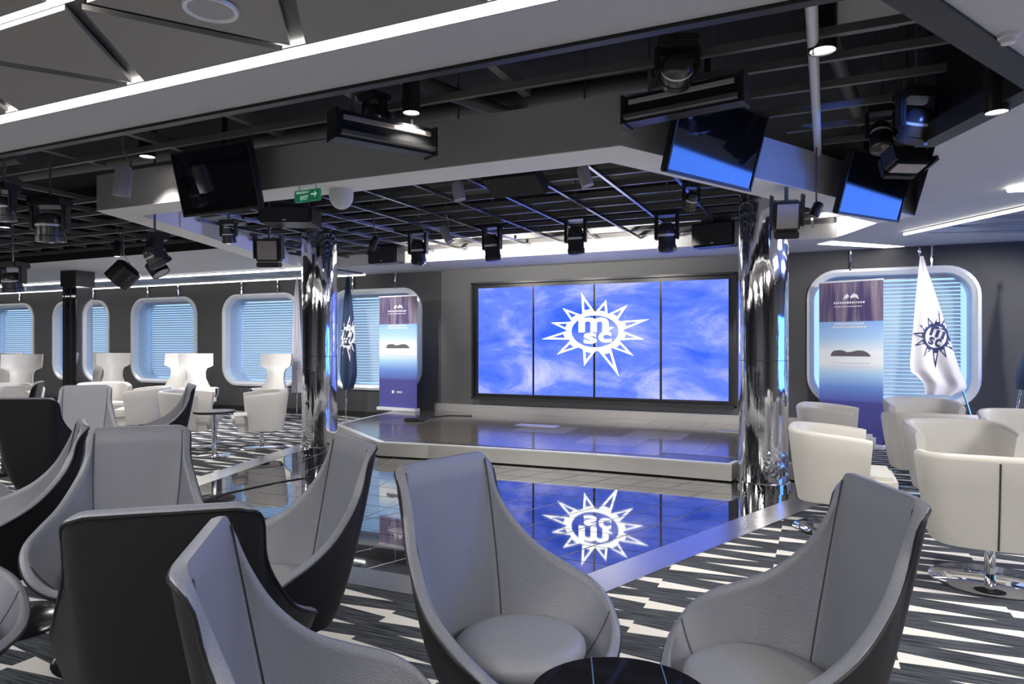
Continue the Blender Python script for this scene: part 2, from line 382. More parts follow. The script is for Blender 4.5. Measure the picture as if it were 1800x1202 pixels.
strip([(-7.44, 6.8), (XL+.5, 6.8), (XL+.5, 2.8), (.29, 2.8), (1.083, 4.23), (.68, 5.2), (.86, 8.0)], ZC, TOPZ, 'opening_edge', 'black_metal', False, ceil)
strip(B_, ZC, FZ, 'inner_fascia', 'soffit_lit_white', True, ceil)
# black rim beam round the right of the opening, top slab of the void
rb = MB()
for a, c in (((.29, 2.8), (1.083, 4.23)), ((1.083, 4.23), (.68, 5.2))):
    a = Vector((*a, 0)); c = Vector((*c, 0)); t = (c-a).normalized(); nrm = Vector((-t.y, t.x, 0))
    rb.prism([tuple((a-t*.02)[:2]), tuple((c+t*.02)[:2]), tuple((c+t*.02+nrm*.13)[:2]), tuple((a+nrm*.13)[:2])], ZC-.015, ZC+.1)
rb.build('rim_beam', 'beam_black', ceil)
MB().box((-10.7, 2.83, ZC+.01), (21.7, .05, .05)).build('rim_beam', 'black_metal', ceil)
struct(MB().add([(XL, 2.0, TOPZ), (XR, 2.0, TOPZ), (XR, WY, TOPZ), (XL, WY, TOPZ)], [(0, 1, 2, 3)]).build('ceiling_void', 'void'))
for nm, c, d in (('wall_void_back', (-8, WY+.06, 3.25), (30, .04, 1.1)), ('wall_void_front', (-8, 2.6, 3.25), (30, .04, 1.1)), ('wall_void_left', (XL, 6, 3.25), (.04, 9, 1.1)), ('wall_void_right', (XR, 6, 3.25), (.04, 9, 1.1))):
    struct(MB().box(c, d).build(nm, 'void'))
# LED channel and triangular panels of the near ceiling
struct(MB().box((-8, YLED-.03, ZC+.012), (30, .055, .02)).build('trim_1', 'led'))
cg = struct(MB().add([(XL, YB, ZC+.03), (XR, YB, ZC+.03), (XR, YLED-.055, ZC+.03), (XL, YLED-.055, ZC+.03)], [(0, 1, 2, 3)]).build('ceiling_lounge', 'groove'))
def inset(tri_, d):
    cx = sum(p[0] for p in tri_)/3; cy = sum(p[1] for p in tri_)/3; out = []
    n = 3
    ar = sum(tri_[i][0]*tri_[(i+1) % n][1]-tri_[(i+1) % n][0]*tri_[i][1] for i in range(n))
    t = tri_ if ar > 0 else tri_[::-1]
    lines = []
    for i in range(3):
        a, b = t[i], t[(i+1) % 3]; dx, dy = b[0]-a[0], b[1]-a[1]; L = math.hypot(dx, dy); nx, ny = -dy/L, dx/L
        lines.append((nx, ny, -(nx*a[0]+ny*a[1])-d))
    for i in range(3):
        a1, b1, c1 = lines[i-1]; a2, b2, c2 = lines[i]; D = a1*b2-a2*b1
        out.append(((b1*c2-b2*c1)/D, (c1*a2-c2*a1)/D))
    return out
DX, DY = 1.02, .705; XN = -4.16
for row in range(0, 9):
    ya = YLED-.06-row*DY; yb = ya-DY; sh = (row % 2)*DX/2
    for i in range(-11, 10):
        xa = XN+i*DX+sh
        if xa < -16 or xa > 5.8: continue
        for t in ([(xa, ya), (xa+DX, ya), (xa+DX/2, yb)], [(xa+DX/2, yb), (xa+DX*1.5, yb), (xa+DX, ya)]):
            q = inset(t, .034)
            MB().prism(q, ZC, ZC+.022).build('ceiling_panel', 'panel_ceiling', cg)
    if row in (0, 2, 4, 6):  # first line is in view, those further back are added for fill
        struct(MB().box((-5, yb, ZC+.024), (21, .05, .01)).build('trim_2', 'led', cg))
# distant panel-ceiling fields with light lines
def field(name, quad, cols, rows):
    base = MB().prism(quad, ZC-.012, ZC-.002).build(name, 'groove'); struct(base)
    def P(u, v):
        a = Vector(quad[0]).lerp(Vector(quad[1]), u); b = Vector(quad[3]).lerp(Vector(quad[2]), u); return tuple(a.lerp(b, v))
    for r in range(rows):
        for c in range(cols):
            u0, u1, um = c/cols, (c+1)/cols, (c+.5)/cols; v0, v1 = r/rows, (r+1)/rows
            for t in ([P(u0, v0), P(u1, v0), P(um, v1)], [P(um, v1), P(u1, v0), P(u1, v1)], [P(u0, v0), P(um, v1), P(u0, v1)]):
                MB().prism(inset(t, .025), ZC-.028, ZC-.012).build('ceiling_panel', 'panel_dist', base)
    lm = MB()
    for v in ([0, 1] if rows == 1 else [0, .5, 1]):
        a, b = P(0, v), P(1, v); lm.tube([(a[0], a[1], ZC-.03), (b[0], b[1], ZC-.03)], .018, 5)
    lm.build('led_line', 'led_soft', base)
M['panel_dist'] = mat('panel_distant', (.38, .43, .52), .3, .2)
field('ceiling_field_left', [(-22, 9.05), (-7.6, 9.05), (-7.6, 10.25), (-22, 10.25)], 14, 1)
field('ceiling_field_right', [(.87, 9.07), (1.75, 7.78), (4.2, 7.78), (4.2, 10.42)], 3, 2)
# broad light slot in the ceiling above the right window, small light triangle nearer
struct(MB().prism([(-.05, 9.72), (.12, 9.5), (1.0, 10.42), (.78, 10.46)], ZC-.006, ZC-.001).build('trim_3', 'led_soft'))
tr3 = MB()
for a, b in (((1.42, 6.9), (2.4, 5.9)), ((1.42, 6.9), (2.6, 7.2)), ((2.4, 5.9), (2.6, 7.2))):
    tr3.tube([(a[0], a[1], ZC-.01), (b[0], b[1], ZC-.01)], .03, 5)
struct(tr3.build('trim_4', 'led'))

# walls
struct(MB().box((XR+.05, 1, 1.33), (.1, 19.2, 2.8)).build('wall_right', 'wall_grey'))
struct(MB().box((XL-.05, 1, 1.33), (.1, 19.2, 2.8)).build('wall_left', 'wall_grey'))
struct(MB().box((-8, YB-.05, 1.33), (30, .1, 2.8)).build('wall_rear', 'wall_grey'))
def rrect(cx, cz, w_, h_, r, n=8):
    out = []
    for q, (sx, sz) in enumerate(((1, 1), (-1, 1), (-1, -1), (1, -1))):
        for k in range(n+1):
            an = PI/2*q + PI/2*k/n
            out.append((cx+sx*(w_/2-r)+r*math.cos(an), cz+sz*(h_/2-r)+r*math.sin(an)))
    return out
WW, WH, WZ, WR = 1.98, 1.80, 1.45, .36
wall = MB()
def bay(x0, x1, cx):
    rr = rrect(cx, WZ, WW, WH, WR); n = len(rr); vs = []
    for (x, z) in rr:
        dx, dz = x-cx, z-WZ
        sx = (x1-cx if dx > 0 else cx-x0)/max(abs(dx), 1e-6); sz = ((ZC+.1)-WZ if dz > 0 else WZ)/max(abs(dz), 1e-6); s_ = min(sx, sz)
        vs.append((cx+dx*s_, WZ+dz*s_))
    # insert exact corners by snapping the diagonal samples
    for q, (qx, qz) in enumerate(((x1, ZC+.1), (x0, ZC+.1), (x0, 0), (x1, 0))):
        i = min(range(n), key=lambda k: (vs[k][0]-qx)**2+(vs[k][1]-qz)**2); vs[i] = (qx, qz)
    wall.add([(x, WY, z) for x, z in rr]+[(x, WY, z) for x, z in vs], [(i, (i+1) % n, n+(i+1) % n, n+i) for i in range(n)])
SP = 2.80; C0 = .84
cent = [C0+SP*k for k in (2, 1, 0)] + [C0-SP*k for k in (3, 4, 5, 6, 7, 8)]
for c in cent:
    bay(c-SP/2, c+SP/2, c)
wall.add([(C0-SP*2.5, WY, 0), (C0-SP*.5, WY, 0), (C0-SP*.5, WY, ZC+.1), (C0-SP*2.5, WY, ZC+.1)], [(0, 1, 2, 3)])
wb = struct(wall.build('wall_back', 'wall_dark', fix=False))
struct(MB().box((-3.35, WY-.012, 1.36), (5.55, .02, 2.62)).build('wall_screen', 'wall_grey'))
def window(i, cx):
    D = .42
    rr = rrect(cx, WZ, WW, WH, WR); ro = rrect(cx, WZ, WW+.08, WH+.08, WR+.04); rin = rrect(cx, WZ, WW-.10, WH-.10, WR-.04); n = len(rr)
    f = MB()   # rounded metal surround, swelling towards the room
    rings = [[(x, WY-.001, z) for x, z in ro], [(x, WY-.035, z) for x, z in ro], [(x, WY-.045, z) for x, z in rr], [(x, WY-.02, z) for x, z in rin], [(x, WY+.10, z) for x, z in rin]]
    for a, b in zip(rings, rings[1:]): f.add(a+b, [(k, (k+1) % n, n+(k+1) % n, n+k) for k in range(n)])
    root = struct(f.build('window_%d' % (i+1), 'frame_metal', smooth=True))
    r = MB(); ra = [(x, WY+.10, z) for x, z in rin]; rb_ = [(x, WY+D, z) for x, z in rin]
    r.add(ra+rb_, [(k, (k+1) % n, n+(k+1) % n, n+k) for k in range(n)]); r.build('reveal', 'reveal', root, smooth=True)
    MB().add([(x, WY+D, z) for x, z in rin], [tuple(range(n))]).build('pane', 'pane', root)
    s_ = MB(); z = WZ-WH/2+.09; x0, x1 = cx-WW/2+.13, cx+WW/2-.13
    while z < WZ+WH/2-.10:
        dz = .026
        s_.add([(x0, WY+.365, z+.030), (x1, WY+.365, z+.030), (x1, WY+.32, z-.008), (x0, WY+.32, z-.008)], [(0, 1, 2, 3)]); z += .052
    so = s_.build('blind_slats', 'slat', root); so['kind'] = 'stuff'
    MB().box((cx, WY+.34, WZ+WH/2-.07), (WW-.28, .05, .05)).build('blind_rail', 'frame_metal', root)
    for dx in (-.48, .48):
        MB().tube([(cx+dx, WY-.03, WZ+WH/2+.02), (cx+dx, WY-.03, ZC-.0)], .016, 8).build('hanger_rod', 'chrome', root, smooth=True)
for i, c in enumerate(cent): window(i, c)
# video wall ----------------------------------------------------------
SCY = WY-.10
p0 = W(840, 507, SCY); p1 = W(1283, 703, SCY)
sx0, sx1 = p0.x, p1.x; sz1 = (W(840, 507, SCY).z+W(1283, 490, SCY).z)/2; sz0 = (W(840, 693, SCY).z+W(1283, 703, SCY).z)/2
vw = thing('video_wall', 'wide blue video wall of four portrait screens above the stage', 'screen', ((sx0+sx1)/2, SCY, 0))
def L_(x): return x-(sx0+sx1)/2
MB().box((0, .045, (sz0+sz1)/2), (sx1-sx0+.16, .08, sz1-sz0+.16)).build('housing', 'black_metal', vw)
fr = MB(); w_, h_, cz_ = sx1-sx0+.16, sz1-sz0+.16, (sz0+sz1)/2
for c, d in (((0, -.01, cz_+h_/2), (w_+.05, .09, .035)), ((0, -.01, cz_-h_/2), (w_+.05, .09, .035)), ((-w_/2, -.01, cz_), (.035, .09, h_)), ((w_/2, -.01, cz_), (.035, .09, h_))): fr.box(c, d)
fr.build('surround', 'black_metal', vw)
edges = [sx0, W(938, 600, SCY).x, W(1045, 600, SCY).x, W(1162, 600, SCY).x, sx1]
for a, b in zip(edges, edges[1:]):
    s_ = MB().box((L_((a+b)/2), -.004, cz_), (b-a-.008, .016, sz1-sz0+.05)).build('screen_bezel', 'black_metal', vw)
    MB().box((L_((a+b)/2), -.0135, cz_), (b-a-.036, .003, sz1-sz0-.005)).build('screen_face', 'screen', s_)
tips = [(1021.7, 514), (1065.5, 527), (1103, 536), (1141, 561), (1132, 596), (1113.5, 625), (1088, 661), (1026.7, 643), (979, 623), (952, 596), (969, 567), (989, 541.5)]
cx_, cy_ = 1046.0, 582.4
def logo(parent, mapf, m, rx_=50, ry_=34.5, thick=.13, tips=tips, c=(cx_, cy_), eps=1e-3):
    b = MB(); n = 48
    ring = []
    for k in range(n):
        an = 2*PI*k/n
        ring.append((mapf(c[0]+rx_*math.cos(an), c[1]+ry_*math.sin(an)), mapf(c[0]+rx_*.83*math.cos(an), c[1]+ry_*.82*math.sin(an))))
    b.add([r[0] for r in ring]+[r[1] for r in ring], [(k, (k+1) % n, n+(k+1) % n, n+k) for k in range(n)])
    b.build('logo_ring', m, parent, fix=False)
    for (tx, ty) in tips:
        an = math.atan2((ty-c[1])/ry_, (tx-c[0])/rx_)
        ba = (c[0]+rx_*.97*math.cos(an-.24), c[1]+ry_*.97*math.sin(an-.24)); bb = (c[0]+rx_*.97*math.cos(an+.24), c[1]+ry_*.97*math.sin(an+.24)); t = (tx, ty)
        q = Vector(((ba[0]+bb[0]+t[0])/3, (ba[1]+bb[1]+t[1])/3)); inn = [tuple(q+(Vector(p)-q)*.48) for p in (ba, bb, t)]
        mid = Vector(((ba[0]+bb[0])/2, (ba[1]+bb[1])/2))
        o_ = [mapf(*p) for p in (ba, bb, t)]+[mapf(*p) for p in inn]
        s_ = MB().add(o_, [(0, 1, 4, 3), (1, 2, 5, 4), (2, 0, 3, 5)])
        s_.build('logo_ray', m, parent, fix=False)
lp = lambda x, y: tuple(W(x, y, SCY-.018)-Vector(((sx0+sx1)/2, SCY, 0)))
logo(vw, lp, 'logo_white')
def text(body, mapf, m, parent, name='lettering', ext=0):
    cu = bpy.data.curves.new(name, 'FONT'); cu.body = body; cu.size = 1; cu.offset = .03
    o = bpy.data.objects.new('tmp', cu); C.objects.link(o)
    dg = bpy.context.evaluated_depsgraph_get(); me = bpy.data.meshes.new_from_object(o.evaluated_get(dg)); bpy.data.objects.remove(o)
    xs = [v.co.x for v in me.vertices]; ys = [v.co.y for v in me.vertices]; x0, x1, y0, y1 = min(xs), max(xs), min(ys), max(ys)
    for v in me.vertices: v.co = Vector(mapf((v.co.x-x0)/(x1-x0), (v.co.y-y0)/(y1-y0)))
    me.materials.clear(); me.materials.append(M[m]); r = bpy.data.objects.new(name, me); C.objects.link(r); r.parent = parent; return r
def boxmap(f, x0, y0, x1, y1): return lambda u, v: f(x0+(x1-x0)*u, y1+(y0-y1)*v)
text('m', boxmap(lp, 1017, 558, 1070, 584), 'logo_white', vw)
MB().add([lp(1062, 575), lp(1079, 575), lp(1072, 580), lp(1060, 580)], [(0, 1, 2, 3)]).build('logo_stroke', 'logo_white', vw, fix=False)
text('s', boxmap(lp, 1026, 585, 1049, 604), 'logo_white', vw)
text('c', boxmap(lp, 1052, 583, 1075, 602), 'logo_white', vw)

# ------------------------------------------------------------------ columns
def column(x, y, label):
    t = thing('chrome_column', label, 'column', (x, y, 0))
    MB().lathe([(.225, .0), (.225, 2.88)], 48).build('shaft', 'chrome_wavy', t, smooth=True)
    MB().lathe([(.245, 0), (.245, .05), (.23, .055)], 48).build('base_ring', 'chrome', t, smooth=True)
    MB().lathe([(.23, 2.88), (.23, 3.2)], 32).build('black_collar', 'black_metal', t, smooth=True)
    MB().lathe([(.228, 1.2), (.2285, 1.205)], 48).build('joint_ring', 'black_metal', t, smooth=True)
    return t
column(-.51, 6.96, 'mirror chrome round column at the right corner of the stage')
column(-5.92, 7.02, 'mirror chrome round column at the left corner of the stage')
sq = thing('square_column', 'square mirrored column with black head, far left among white chairs', 'column', (-12.1, 7.9, 0), .1)
MB().box((0, 0, 1.2), (.33, .33, 2.4), bev=.008).build('shaft', 'chrome', sq)
MB().box((0, 0, 2.52), (.37, .37, .28)).build('black_collar', 'black_metal', sq)
for i in (-.12, .03): MB().box((i, -.167, 1.2), (.02, .006, 2.36)).build('corner_strip', 'black_metal', sq)

# ------------------------------------------------------------------ ceiling grids
def barx(y, x0, x1, z, r=.02, m='bar', nm='grid_bar', par=None): MB().box(((x0+x1)/2, y, z), (abs(x1-x0), r*2, r*2.6)).build(nm, m, par)
def bary(x, y0, y1, z, r=.02, m='bar', nm='grid_bar', par=None): MB().box((x, (y0+y1)/2, z), (r*2, abs(y1-y0), r*2.6)).build(nm, m, par)
gi = thing('stage_rig_grid', 'black bar grid hung inside the white-edged soffit over the stage', 'rigging', (0, 0, 0))
y = 4.95
while y < 9.2:
    xl = -6.25-(y-4.74)*.41+.06; xr = (-1.38+(y-4.74)*.542 if y < 8.3 else .55-(y-8.3)*.42)-.06
    barx(y, xl, xr, 2.86, .022, par=gi); y += .42
x = -1.72
while x > -7.8:
    ys = 4.8 if x > -6.2 else 4.74+(-6.25-x)/.41+.1
    if ys < 9.0: bary(x, ys, 9.22, 2.81, .014, 'bar_gloss', par=gi)
    x -= .545
for x in (-1.15, -.6, -.1): bary(x, 4.8+(x+1.38)/.542, 9.2, 2.81, .014, 'bar_gloss', par=gi)
go = thing('outer_rig_grid', 'black bar grid in the dark open ceiling around the soffit', 'rigging', (0, 0, 0))
y = 3.1
while y < 6.8:
    if y < 4.3: barx(y, XL+.6, .2+(y-2.8)*.5, 3.02, .018, par=go)
    else:
        barx(y, XL+.6, -6.5-(y-4.39)*.41, 2.80, .017, par=go)
        xr = .9 if y < 4.6 else .7
        barx(y, -1.1+(y-4.37)*.567, xr, 3.06, .018, par=go)
    y += .46
x = -22.2
while x < .6:
    ye = 6.75 if x < -7.4 else (4.39+(-6.44-x)/.41 if x < -6.44 else (4.33 if x < -1.2 else 4.37+(x+1.2)/.567+.0))
    
    if x < -6.5: bary(x, 2.85, ye-.03, 2.84, .017, par=go)
    elif x < -1.3: bary(x, 2.85, 4.33, 3.10, .03, par=go)
    x += .55 if x < -6.5 else 1.1
MB().tube([(-.05, 2.9, 3.0), (-.03, 6.45, 3.0)], .03, 12).build('grid_pipe', 'frame_metal', go, smooth=True)
# pipes and beams up in the void
vd = thing('void_pipework', 'dark pipes and ducts running across the open ceiling void', 'pipes', (0, 0, 0))
for (a, b, r) in (((-8, 3.5, 3.4), (1.2, 3.6, 3.4), .05), ((-3.2, 2.9, 3.3), (-2.0, 6.5, 3.3), .06), ((-.2, 2.9, 3.25), (.3, 6.5, 3.25), .05), ((-9, 5.2, 3.45), (-1, 5.4, 3.45), .08), ((-14, 4.4, 3.4), (-8, 4.6, 3.4), .06)):
    MB().tube([a, b], r, 10).build('pipe', 'bar', vd, smooth=True)
for (x, y, sx, sy) in ((-1.9, 3.7, .7, .5), (-3.3, 3.75, .8, .45), (-.6, 3.4, .6, .4), (-4.9, 3.5, .7, .4), (.2, 4.6, .5, .7)):
    MB().box((x, y, 3.5), (sx, sy, .28), bev=.01).build('duct', 'duct' if 'duct' in M else 'fascia', vd)

# ------------------------------------------------------------------ lounge chairs
def catmull(ps, n):
    out = []
    for i in range(len(ps)-1):
        p0 = ps[max(i-1, 0)]; p1 = ps[i]; p2 = ps[i+1]; p3 = ps[min(i+2, len(ps)-1)]
        for k in range(n):
            t = k/n; out.append(tuple(.5*((2*b)+(-a+c)*t+(2*a-5*b+4*c-d)*t*t+(-a+3*b-3*c+d)*t*t*t) for a, b, c, d in zip(p0, p1, p2, p3)))
    out.append(tuple(ps[-1])); return out
RIM = [(0, .315, .955), (.13, .315, .955), (.188, .314, .953), (.202, .308, .935), (.210, .265, .835), (.245, .20, .72), (.285, .11, .63), (.325, .01, .575), (.346, -.09, .535), (.335, -.165, .49), (.29, -.225, .43), (.21, -.26, .38), (.10, -.275, .36), (0, -.28, .355)]
MIDC = [(0, .225, .40), (.12, .225, .40), (.175, .215, .40), (.200, .20, .40), (.222, .18, .40), (.252, .12, .40), (.272, .06, .40), (.288, 0, .40), (.295, -.08, .39), (.28, -.15, .37), (.24, -.205, .345), (.18, -.235, .325), (.1, -.25, .315), (0, -.255, .315)]
BOT = [(x*.85, y*.78, z) for x, y, z in [(0, .19, .27), (.07, .19, .27), (.11, .18, .27), (.13, .17, .27), (.15, .15, .27), (.175, .1, .27), (.19, .04, .27), (.19, -.03, .27), (.185, -.1, .27), (.17, -.15, .27), (.14, -.18, .27), (.10, -.2, .27), (.05, -.205, .27), (0, -.205, .27)]]
RIM = [(x*.94, y*.93-.004, z) for x, y, z in RIM]; MIDC = [(x*.93, y*.93-.004, z) for x, y, z in MIDC]
def shell_grid(off):
    NS = 4; R = catmull(RIM, NS); Mi = catmull(MIDC, NS); Bo = catmull(BOT, NS)
    full = []
    def col(i, sx):
        a, m, b = Vector(Bo[i]), Vector(Mi[i]), Vector(R[i]); row = []
        for j in range(15):
            t = j/14; p = a*(1-t)**2+m*2*t*(1-t)+b*t*t; row.append(Vector((p.x*sx, p.y, p.z)))
        return row
    n = len(R)
    for i in range(n): full.append(col(i, 1))
    for i in range(n-2, 0, -1): full.append(col(i, -1))
    if off:
        N = len(full); out = []
        for i in range(N):
            row = []
            for j in range(15):
                du = full[(i+1) % N][j]-full[i-1][j]; dv = full[i][min(j+1, 14)]-full[i][max(j-1, 0)]
                nr = du.cross(dv); nr = nr.normalized() if nr.length > 1e-9 else Vector((0, 0, -1))
                c = full[i][j]; outw = Vector((c.x, c.y, 0))
                if nr.dot(outw) < 0: nr = -nr
                row.append(c+nr*off)
            out.append(row)
        full = out
    return full
GI = shell_grid(0); GO = shell_grid(.034)
def make_lounge(m_in='leather'):
    t = thing('lounge_chair', 'x', 'chair'); N = len(GI); kids = []
    b = MB(); b.grid(GI, close_u=True)
    # rolled rim between inner and outer face
    rim = []
    for i in range(N):
        a, c = GI[i][14], GO[i][14]; up = (GI[i][14]-GI[i][13]).normalized()
        rim.append([a, a.lerp(c, .12)+up*.005, a.lerp(c, .5)+up*.007, a.lerp(c, .9)+up*.005, c])
    b.grid(rim, close_u=True)
    bm_o = b.build('upholstery', m_in, t, smooth=True)
    me = bm_o.data; bm = bmesh.new(); bm.from_mesh(me); bmesh.ops.remove_doubles(bm, verts=bm.verts[:], dist=1e-5); bmesh.ops.recalc_face_normals(bm, faces=bm.faces[:]); bm.to_mesh(me); bm.free()
    me.polygons.foreach_set('use_smooth', [True]*len(me.polygons)); kids.append(bm_o)
    o = MB(); o.grid([r[:] for r in GO], close_u=True); o.add([tuple(GO[i][0]) for i in range(N)], [tuple(range(N))])
    kids.append(o.build('outer_shell', 'leather_black', t, smooth=True))
    pip = MB(); ring = [GO[i][14]+Vector((0, 0, -.004)) for i in range(N)]; pip.tube(ring+[ring[0]], .0045, 6, cap=False)
    kids.append(pip.build('piping', 'leather_black', t, smooth=True))
    # stitched seams of the back panel and of the front corners
    for idx in (12, 36+2):
        for sx in (1, -1):
            i = idx if sx == 1 else N-idx; sm = MB()
            line = [GI[i][j]+(Vector((0, -.12, .60))-GI[i][j]).normalized()*.0022 for j in range(4, 15)]
            sm.tube(line, .0022, 5); kids.append(sm.build('seam', 'seam', t))
    cu = MB(); prof = [(0.0001, .345), (.15, .345), (.19, .37), (.20, .395), (.197, .415), (.182, .43), (.15, .438), (.0001, .441)]
    cu.lathe(prof, 40, Matrix.Translation((0, -.045, 0)) @ Matrix.Diagonal((1.06, 1.02, 1, 1)))
    kids.append(cu.build('seat_cushion', 'seat_fabric', t, smooth=True))
    kids.append(MB().lathe([(.035, .02), (.03, .05), (.03, .235), (.10, .25), (.12, .272)], 20).build('stem', 'black_metal', t, smooth=True))
    kids.append(MB().lathe([(.27, 0), (.275, .006), (.26, .014), (.05, .024)], 36).build('base_disc', 'chrome_dark', t, smooth=True))
    reg(t, kids); return t
M['chrome_dark'] = mat('dark_chrome', (.12, .12, .13), .15, .9)
lc = make_lounge(); lcp = make_lounge('leather_light')
def rotz(fx, fz):
    x, y = wc(fx, fz); return math.atan2(y, x)+PI/2
first = {}
def place(proto, xc, d, f, label, group=None):
    x, y = wc(xc, d); rz = rotz(*f)
    if proto.name not in first:
        first[proto.name] = 1; proto.location = (x, y, 0); proto.rotation_euler = (0, 0, rz); proto['label'] = label
        if group: proto['group'] = group
        return proto
    return copytree(proto, (x, y, 0), rz, label, group)
GRP = 'grey leather lounge chairs in the foreground'
place(lc, -.008, 2.18, (.76, -.65), 'grey leather high-back lounge chair facing right, in front of the blue floor reflection', GRP)
place(lc, .735, 1.92, (-1, .01), 'grey leather high-back lounge chair facing left beside the cream tub chairs', GRP)
place(lc, -.335, 1.46, (.975, .22), 'nearest grey lounge chair, cut off at the bottom edge of the picture', GRP)
place(lc, -.925, 1.94, (-.28, .96), 'lounge chair turned away, showing only its black leather back in front', GRP)
place(lc, -.915, 2.71, (-.82, -.57), 'grey lounge chair facing left at the front edge of the dance floor', GRP)
place(lc, -1.70, 3.0, (.30, -.95), 'grey lounge chair facing the viewer behind the black chair back', GRP)
place(lc, -2.44, 3.31, (-.82, -.57), 'grey lounge chair in profile cut by the left edge, dark flank showing', GRP)
place(lc, -3.64, 5.35, (-.12, .99), 'black chair back with wide top at the left edge, before the white chairs', GRP)
place(lcp, -4.05, 6.35, (.30, -.95), 'pale grey lounge chair facing the viewer behind the black chair back at left', GRP)
place(lc, -3.50, 6.75, (-.85, -.53), 'dark lounge chair in profile in front of the white tub chairs', GRP)
place(lcp, -5.35, 7.2, (-.90, -.43), 'small far lounge chair in profile at the far left edge', GRP)
place(lc, -3.17, 3.75, (1.0, 0), 'grey lounge chair arm just inside the left edge', GRP)
place(lc, -1.97, 2.17, (.99, 0), 'lounge chair at the lower left corner with only its seat front in view', GRP)
# black marble table
def round_table(xc, d, r, h, label, top='marble', line=True, name='round_table'):
    x, y = wc(xc, d); t = thing(name, label, 'table', (x, y, 0), .35)
    MB().lathe([(r-.01, h-.03), (r, h-.024), (r, h-.006), (r-.006, h)], 48).build('table_top', top, t, smooth=True)
    MB().lathe([(.03, .02), (.03, h-.03)], 16).build('stem', 'chrome', t, smooth=True)
    MB().lathe([(r*.75, 0), (r*.75, .01), (.04, .02)], 36).build('base_disc', 'chrome', t, smooth=True)
    if line:
        for a, b in (((-.06, -r*.96), (-.06, r*.96)), ((.11, -r*.87), (.11, r*.87)), ((-r*.97, .05), (r*.97, .05))):
            MB().tube([(a[0], a[1], h+.0003), (b[0], b[1], h+.0003)], .0016, 4).build('vein_line', 'blue_line', t)
    return t
M['blue_line'] = mat('blue_line', (.06, .12, .30), .3)
round_table(.245, 1.52, .215, .56, 'round black table top with thin blue lines at the bottom edge')
round_table(-3.62, 8.3, .24, .55, 'small round side table between two white tub chairs', 'black_metal', False, 'side_table')
round_table(-6.35, 8.7, .3, .62, 'low white-topped table at the far left edge', 'white_leather', False, 'side_table')

# ------------------------------------------------------------------ tub chairs
def make_tub(m='cream'):
    t = thing('tub_chair', 'x', 'armchair'); kids = []
    half = [(.372, -.215), (.376, -.13), (.377, -.02), (.370, .10), (.343, .215), (.275, .295), (.16, .325), (0, .333)]
    hs = catmull(half, 4); path = hs + [(-x, y) for x, y in hs[-2::-1]]; n = len(path); th = .065; P = []
    for i, (x, y) in enumerate(path):
        a = Vector(path[max(i-1, 0)]); c = Vector(path[min(i+1, n-1)]); tg = (c-a).normalized(); nr = Vector((-tg.y, tg.x))
        if nr.dot(Vector((x, y))) > 0: nr = -nr          # inwards
        s_ = abs(2*i/(n-1)-1); top = .755-.055*s_**2
        def pt(o, z):
            k = .80+.20*min(1, max(0, (z-.24)/.5))**.8 if z < .74 else 1.0
            return Vector(((x+nr.x*o)*k, (y+nr.y*o)*k, z))
        P.append([pt(0, .24), pt(0, .34), pt(0, .46), pt(0, .58), pt(0, top-.03), pt(.008, top-.01), pt(th*.3, top), pt(th*.7, top), pt(th-.008, top-.01), pt(th, top-.035), pt(th, .55), pt(th, .42), pt(th, .24)])
    b = MB(); b.grid(P); b.add([tuple(p) for p in P[0]], [tuple(range(13))]); b.add([tuple(p) for p in P[-1]], [tuple(range(13))])
    kids.append(b.build('back_shell', m, t, smooth=True))
    sb = MB(); sb.prism([(.255, -.30), (.27, .1), (.19, .22), (-.19, .22), (-.27, .1), (-.255, -.30)], .235, .335)
    kids.append(sb.build('seat_base', m, t))
    cu = MB(); cu.box((0, -.09, .385), (.575, .56, .125), bev=.03); kids.append(cu.build('seat_cushion', m, t, smooth=True))
    sm = MB(); sm.tube([tuple(Vector((0, .333*(.80+.20*min(1, max(0, (z-.24)/.5))**.8)+.0015, z))) for z in (.245, .32, .4, .48, .56, .64, .72)], .005, 5)
    kids.append(sm.build('seam', 'cream_seam', t))
    kids.append(MB().lathe([(.028, .014), (.028, .235)], 20).build('stem', 'chrome', t, smooth=True))
    kids.append(MB().lathe([(.10, .205), (.10, .236)], 20).build('swivel_plate', 'black_metal', t, smooth=True))
    kids.append(MB().lathe([(.30, 0), (.305, .006), (.295, .012), (.03, .016)], 48).build('base_disc', 'chrome', t, smooth=True))
    reg(t, kids); return t
tc = make_tub('cream'); tw = make_tub('white_leather')
G2 = 'cream tub chairs right of the stage'; G3 = 'white tub chairs left of the stage'
place(tc, 2.73, 3.9, (.45, .89), 'cream tub chair seen from behind with a dark vertical seam, nearest at the right edge', G2)
place(tc, 3.44, 5.25, (-.25, -.97), 'cream tub chair facing the viewer behind the seamed one', G2)
place(tc, 2.38, 5.0, (.91, -.41), 'cream tub chair beside the right chrome column, facing right', G2)
place(tc, 3.22, 6.85, (.85, -.5), 'small cream tub chair in front of the right roll-up banner', G2)
place(tc, 3.78, 6.2, (.4, .92), 'cream tub chair seen from behind, below the white flag', G2)
place(tc, 4.50, 7.5, (-.3, -.95), 'cream tub chair facing the viewer under the right window', G2)
place(tc, 4.60, 6.1, (-.5, -.85), 'cream tub chair cut by the right edge, in front of the dark wall', G2)
place(tw, -3.30, 9.0, (-.9, -.4), 'white tub chair facing left beside the left chrome column', G3)
place(tw, -4.28, 9.05, (.8, .1), 'white tub chair facing right toward the small side table', G3)
place(tw, -5.27, 9.8, (-.9, -.3), 'white tub chair behind the dark profile lounge chair', G3)
place(tw, -7.05, 9.6, (.1, -.99), 'white tub chair left of the mirrored square column', G3)
place(tw, -7.78, 10.5, (.8, -.6), 'white tub chair at the far left edge by the table', G3)
